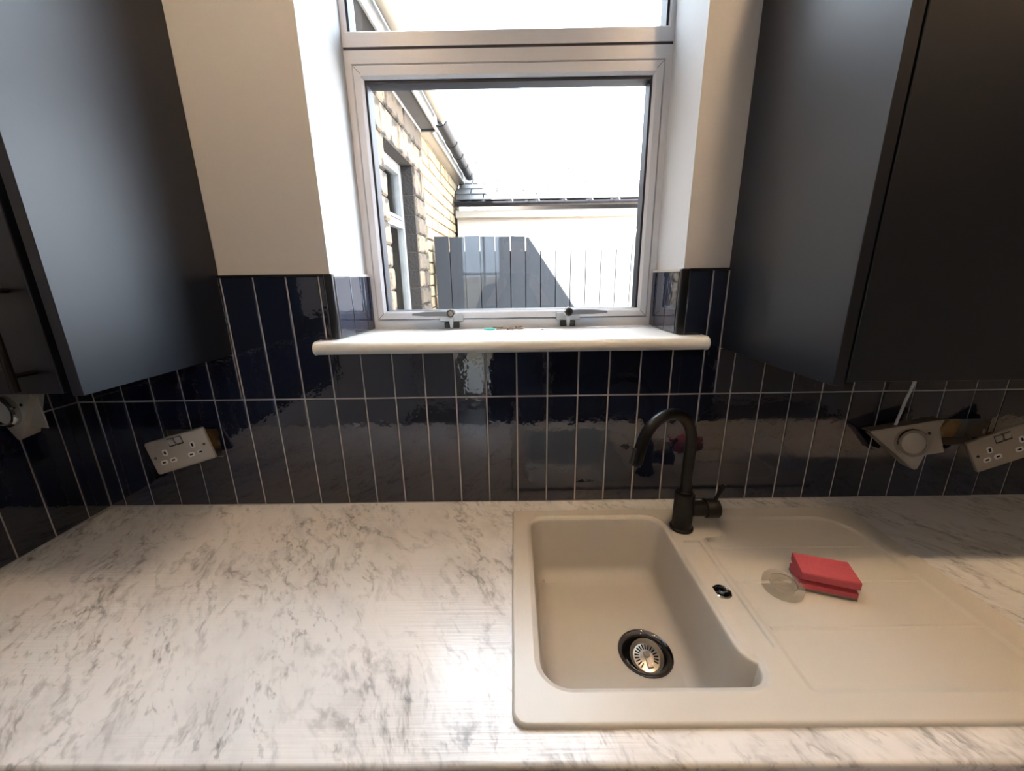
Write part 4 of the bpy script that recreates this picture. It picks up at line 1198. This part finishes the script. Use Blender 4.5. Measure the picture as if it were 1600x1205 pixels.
# ------------------------------------------------------------------ the person taking the picture (seen only as a reflection)
def person():
    root = empty('person', (-0.07, -1.20, FLOOR))
    O = Vector((-0.07, -1.20, FLOOR))
    J = {
        'pelvis': ((-0.07, -1.22, 0.06), 0.135), 'waist': ((-0.07, -1.215, 0.20), 0.125), 'chest': ((-0.07, -1.20, 0.38), 0.150),
        'upper': ((-0.065, -1.18, 0.49), 0.120), 'neck': ((-0.062, -1.14, 0.565), 0.058), 'skull': ((-0.06, -1.105, 0.65), 0.060),
        'shL': ((-0.235, -1.17, 0.485), 0.070), 'elL': ((-0.325, -1.075, 0.26), 0.045), 'wrL': ((-0.175, -1.005, 0.505), 0.029), 'haL': ((-0.150, -0.992, 0.555), 0.030),
        'shR': ((0.105, -1.17, 0.485), 0.070), 'elR': ((0.205, -1.075, 0.26), 0.045), 'wrR': ((0.065, -1.005, 0.505), 0.029), 'haR': ((0.040, -0.992, 0.555), 0.030),
        'hiL': ((-0.165, -1.22, -0.02), 0.095), 'knL': ((-0.175, -1.20, -0.42), 0.060), 'anL': ((-0.175, -1.24, -0.80), 0.042), 'toL': ((-0.185, -1.09, -0.87), 0.032),
        'hiR': ((0.025, -1.22, -0.02), 0.095), 'knR': ((0.035, -1.20, -0.42), 0.060), 'anR': ((0.035, -1.24, -0.80), 0.042), 'toR': ((0.045, -1.09, -0.87), 0.032)}
    E = [('pelvis', 'waist'), ('waist', 'chest'), ('chest', 'upper'), ('upper', 'neck'), ('neck', 'skull'), ('upper', 'shL'), ('shL', 'elL'), ('elL', 'wrL'), ('wrL', 'haL'),
         ('upper', 'shR'), ('shR', 'elR'), ('elR', 'wrR'), ('wrR', 'haR'), ('pelvis', 'hiL'), ('hiL', 'knL'), ('knL', 'anL'), ('anL', 'toL'), ('pelvis', 'hiR'), ('hiR', 'knR'), ('knR', 'anR'), ('anR', 'toR')]
    # fingers close round the ends of the phone; the thumb leaves the side of the palm
    for s, sg in (('L', 1), ('R', -1)):
        hp = Vector(J['ha' + s][0])
        for fi, (dx, dz, ln) in enumerate(((0.0, 0.034, 0.95), (0.002, 0.014, 1.0), (0.002, -0.006, 0.95), (0.0, -0.024, 0.8))):
            b0 = hp + Vector((sg * (-0.012 + dx), 0.016, dz * 0.8))
            b1 = b0 + Vector((sg * 0.004, 0.026 * ln, dz * 0.1)); b2 = b1 + Vector((sg * 0.022 * ln, 0.012, 0.0)); b3 = b2 + Vector((sg * 0.018 * ln, -0.004, 0.0))
            prev = 'ha' + s
            for q, bb in enumerate((b0, b1, b2, b3)):
                J[f'f{s}{fi}{q}'] = (tuple(bb), 0.0088 - 0.0006 * q); E.append((prev, f'f{s}{fi}{q}')); prev = f'f{s}{fi}{q}'
        t0 = hp + Vector((sg * 0.018, -0.012, 0.006)); t1 = t0 + Vector((sg * 0.024, -0.006, 0.012)); t2 = t1 + Vector((sg * 0.022, 0.002, 0.010))
        prev = 'ha' + s
        for q, bb in enumerate((t0, t1, t2)):
            J[f't{s}{q}'] = (tuple(bb), 0.0100 - 0.0006 * q); E.append((prev, f't{s}{q}')); prev = f't{s}{q}'
    names = list(J)
    me = bpy.data.meshes.new('body')
    me.from_pydata([Vector(J[n][0]) - O for n in names], [(names.index(a), names.index(b)) for a, b in E], [])
    ob = bpy.data.objects.new('body', me); link(ob, root)
    md = ob.modifiers.new('skin', 'SKIN')
    if not me.skin_vertices: me.skin_vertices.new()
    for i, n in enumerate(names):
        r = J[n][1]
        rx, ry = r, r
        if n in ('pelvis', 'waist', 'chest'): rx, ry = r * 1.15, r * 0.80
        me.skin_vertices[0].data[i].radius = (rx, ry)
        me.skin_vertices[0].data[i].use_root = (n == 'pelvis')
    md.use_smooth_shade = True
    sd = ob.modifiers.new('sub', 'SUBSURF'); sd.levels = 1; sd.render_levels = 1
    dg = bpy.context.evaluated_depsgraph_get()
    dg.update()
    em = bpy.data.meshes.new_from_object(ob.evaluated_get(dg))
    bm = bmesh.new(); bm.from_mesh(em)
    # head: shaped ellipsoid with brow, nose, mouth, chin, ears and eyes, fused to the neck by a remesh
    hc = Vector((-0.06, -1.095, 0.735)) - O
    res = bmesh.ops.create_uvsphere(bm, u_segments=32, v_segments=24, radius=1.0)
    for v in res['verts']:
        p = v.co.copy()
        x, y, z = p.x * 0.078, p.y * 0.098, p.z * 0.118
        if p.z < 0: x *= 1 - 0.28 * (-p.z) ** 1.5; y *= 1 - 0.12 * (-p.z)
        if p.y > 0.2:
            y += 0.016 * math.exp(-((p.x * 0.078) / 0.012) ** 2 - ((z + 0.018) / 0.022) ** 2) * 1.3   # nose
            y -= 0.010 * (math.exp(-((x - 0.030) / 0.014) ** 2 - ((z - 0.008) / 0.012) ** 2) + math.exp(-((x + 0.030) / 0.014) ** 2 - ((z - 0.008) / 0.012) ** 2))
            y += 0.005 * math.exp(-(x / 0.022) ** 2 - ((z + 0.054) / 0.007) ** 2) + 0.006 * math.exp(-(x / 0.02) ** 2 - ((z + 0.092) / 0.014) ** 2)
        for sx in (-1, 1):
            x += sx * 0.016 * math.exp(-((p.x * 0.078 - sx * 0.078) / 0.012) ** 2 - ((y + 0.006) / 0.014) ** 2 - ((z + 0.005) / 0.028) ** 2)
        v.co = hc + Vector((x, y, z))
    # feet resting on the floor
    fm = bpy.data.meshes.new('body'); bm.to_mesh(fm); bm.free()
    ob.modifiers.clear(); ob.data = fm
    rm = ob.modifiers.new('remesh', 'REMESH'); rm.mode = 'VOXEL'; rm.voxel_size = 0.007; rm.use_smooth_shade = True
    # one material that changes from skin to clothes by height and reach
    m, nt, p = nmat('skin_and_clothes')
    tc = nt.nodes.new('ShaderNodeTexCoord'); sp = nt.nodes.new('ShaderNodeSeparateXYZ'); L(nt, tc.outputs['Object'], sp.inputs[0])
    def cmp(src, op, val):
        q = nt.nodes.new('ShaderNodeMath'); q.operation = op; q.inputs[1].default_value = val; L(nt, src, q.inputs[0]); return q.outputs[0]
    head = cmp(sp.outputs['Z'], 'GREATER_THAN', 0.555 - O.z)
    hand = cmp(sp.outputs['Y'], 'GREATER_THAN', -1.028 - O.y)
    handz = cmp(sp.outputs['Z'], 'GREATER_THAN', 0.43 - O.z)
    hh = nt.nodes.new('ShaderNodeMath'); hh.operation = 'MULTIPLY'; L(nt, hand, hh.inputs[0]); L(nt, handz, hh.inputs[1])
    anyq = nt.nodes.new('ShaderNodeMath'); anyq.operation = 'MAXIMUM'; L(nt, head, anyq.inputs[0]); L(nt, hh.outputs[0], anyq.inputs[1])
    legs = cmp(sp.outputs['Z'], 'LESS_THAN', 0.03 - O.z)
    cl = nt.nodes.new('ShaderNodeMix'); cl.data_type = 'RGBA'; cl.inputs['A'].default_value = (0.020, 0.022, 0.026, 1); cl.inputs['B'].default_value = (0.014, 0.016, 0.024, 1)
    L(nt, legs, cl.inputs['Factor'])
    mx = nt.nodes.new('ShaderNodeMix'); mx.data_type = 'RGBA'; mx.inputs['B'].default_value = (0.40, 0.22, 0.15, 1)
    L(nt, cl.outputs['Result'], mx.inputs['A']); L(nt, anyq.outputs[0], mx.inputs['Factor']); L(nt, mx.outputs['Result'], p.inputs['Base Color'])
    p.inputs['Roughness'].default_value = 0.6
    ob.data.materials.clear(); ob.data.materials.append(m)
    # hair: short cap
    hb = bmesh.new()
    rs = bmesh.ops.create_uvsphere(hb, u_segments=32, v_segments=20, radius=1.0)
    kill = []
    for v in rs['verts']:
        p_ = v.co.copy()
        if (p_.y > 0.25 and p_.z < 0.42) or (p_.z < -0.35): kill.append(v)
        k = 1.0 + 0.05 * math.sin(9 * p_.x + 5 * p_.z) * math.cos(7 * p_.y)
        v.co = hc + Vector((p_.x * 0.084 * k, p_.y * 0.104 * k - 0.002, p_.z * 0.126 * k))
    bmesh.ops.delete(hb, geom=kill, context='VERTS')
    hme = bpy.data.meshes.new('hair'); hb.to_mesh(hme); hb.free()
    for q in hme.polygons: q.use_smooth = True
    hme.materials.append(M['hair'])
    link(bpy.data.objects.new('hair', hme), root)
    for sx in (-1, 1):
        MB().lathe([(0.0, 0.012), (0.0075, 0.0095), (0.0105, 0.004), (0.0105, 0.0), (0.0, -0.004)], tuple(hc + Vector((sx * 0.030, 0.079, 0.008))), 14, 'y').build('eye', 'whiteplastic', root, smooth=True)
    tag(root, 'person in dark clothes holding up a phone, reflected in the window glass', 'person')
person()
# phone held landscape right behind the lens
ph = empty('phone'); ph.matrix_world = Matrix.Translation(CAM) @ camo.rotation_euler.to_matrix().to_4x4()
MB().prism(rrect(-0.052, 0.104, -0.050, 0.022, 0.009, 5), 'z', 0.0045, 0.0125).build('case', 'phone', ph, bevel=0.001, smooth=True)
MB().prism(rrect(-0.018, 0.018, -0.020, 0.018, 0.006, 4), 'z', 0.0030, 0.0046).build('camera_bump', 'phone', ph)
MB().prism(rrect(-0.049, 0.101, -0.047, 0.019, 0.007, 5), 'z', 0.0126, 0.0130).build('screen', 'black', ph)
tag(ph, 'black phone held landscape by the person reflected in the window', 'phone')
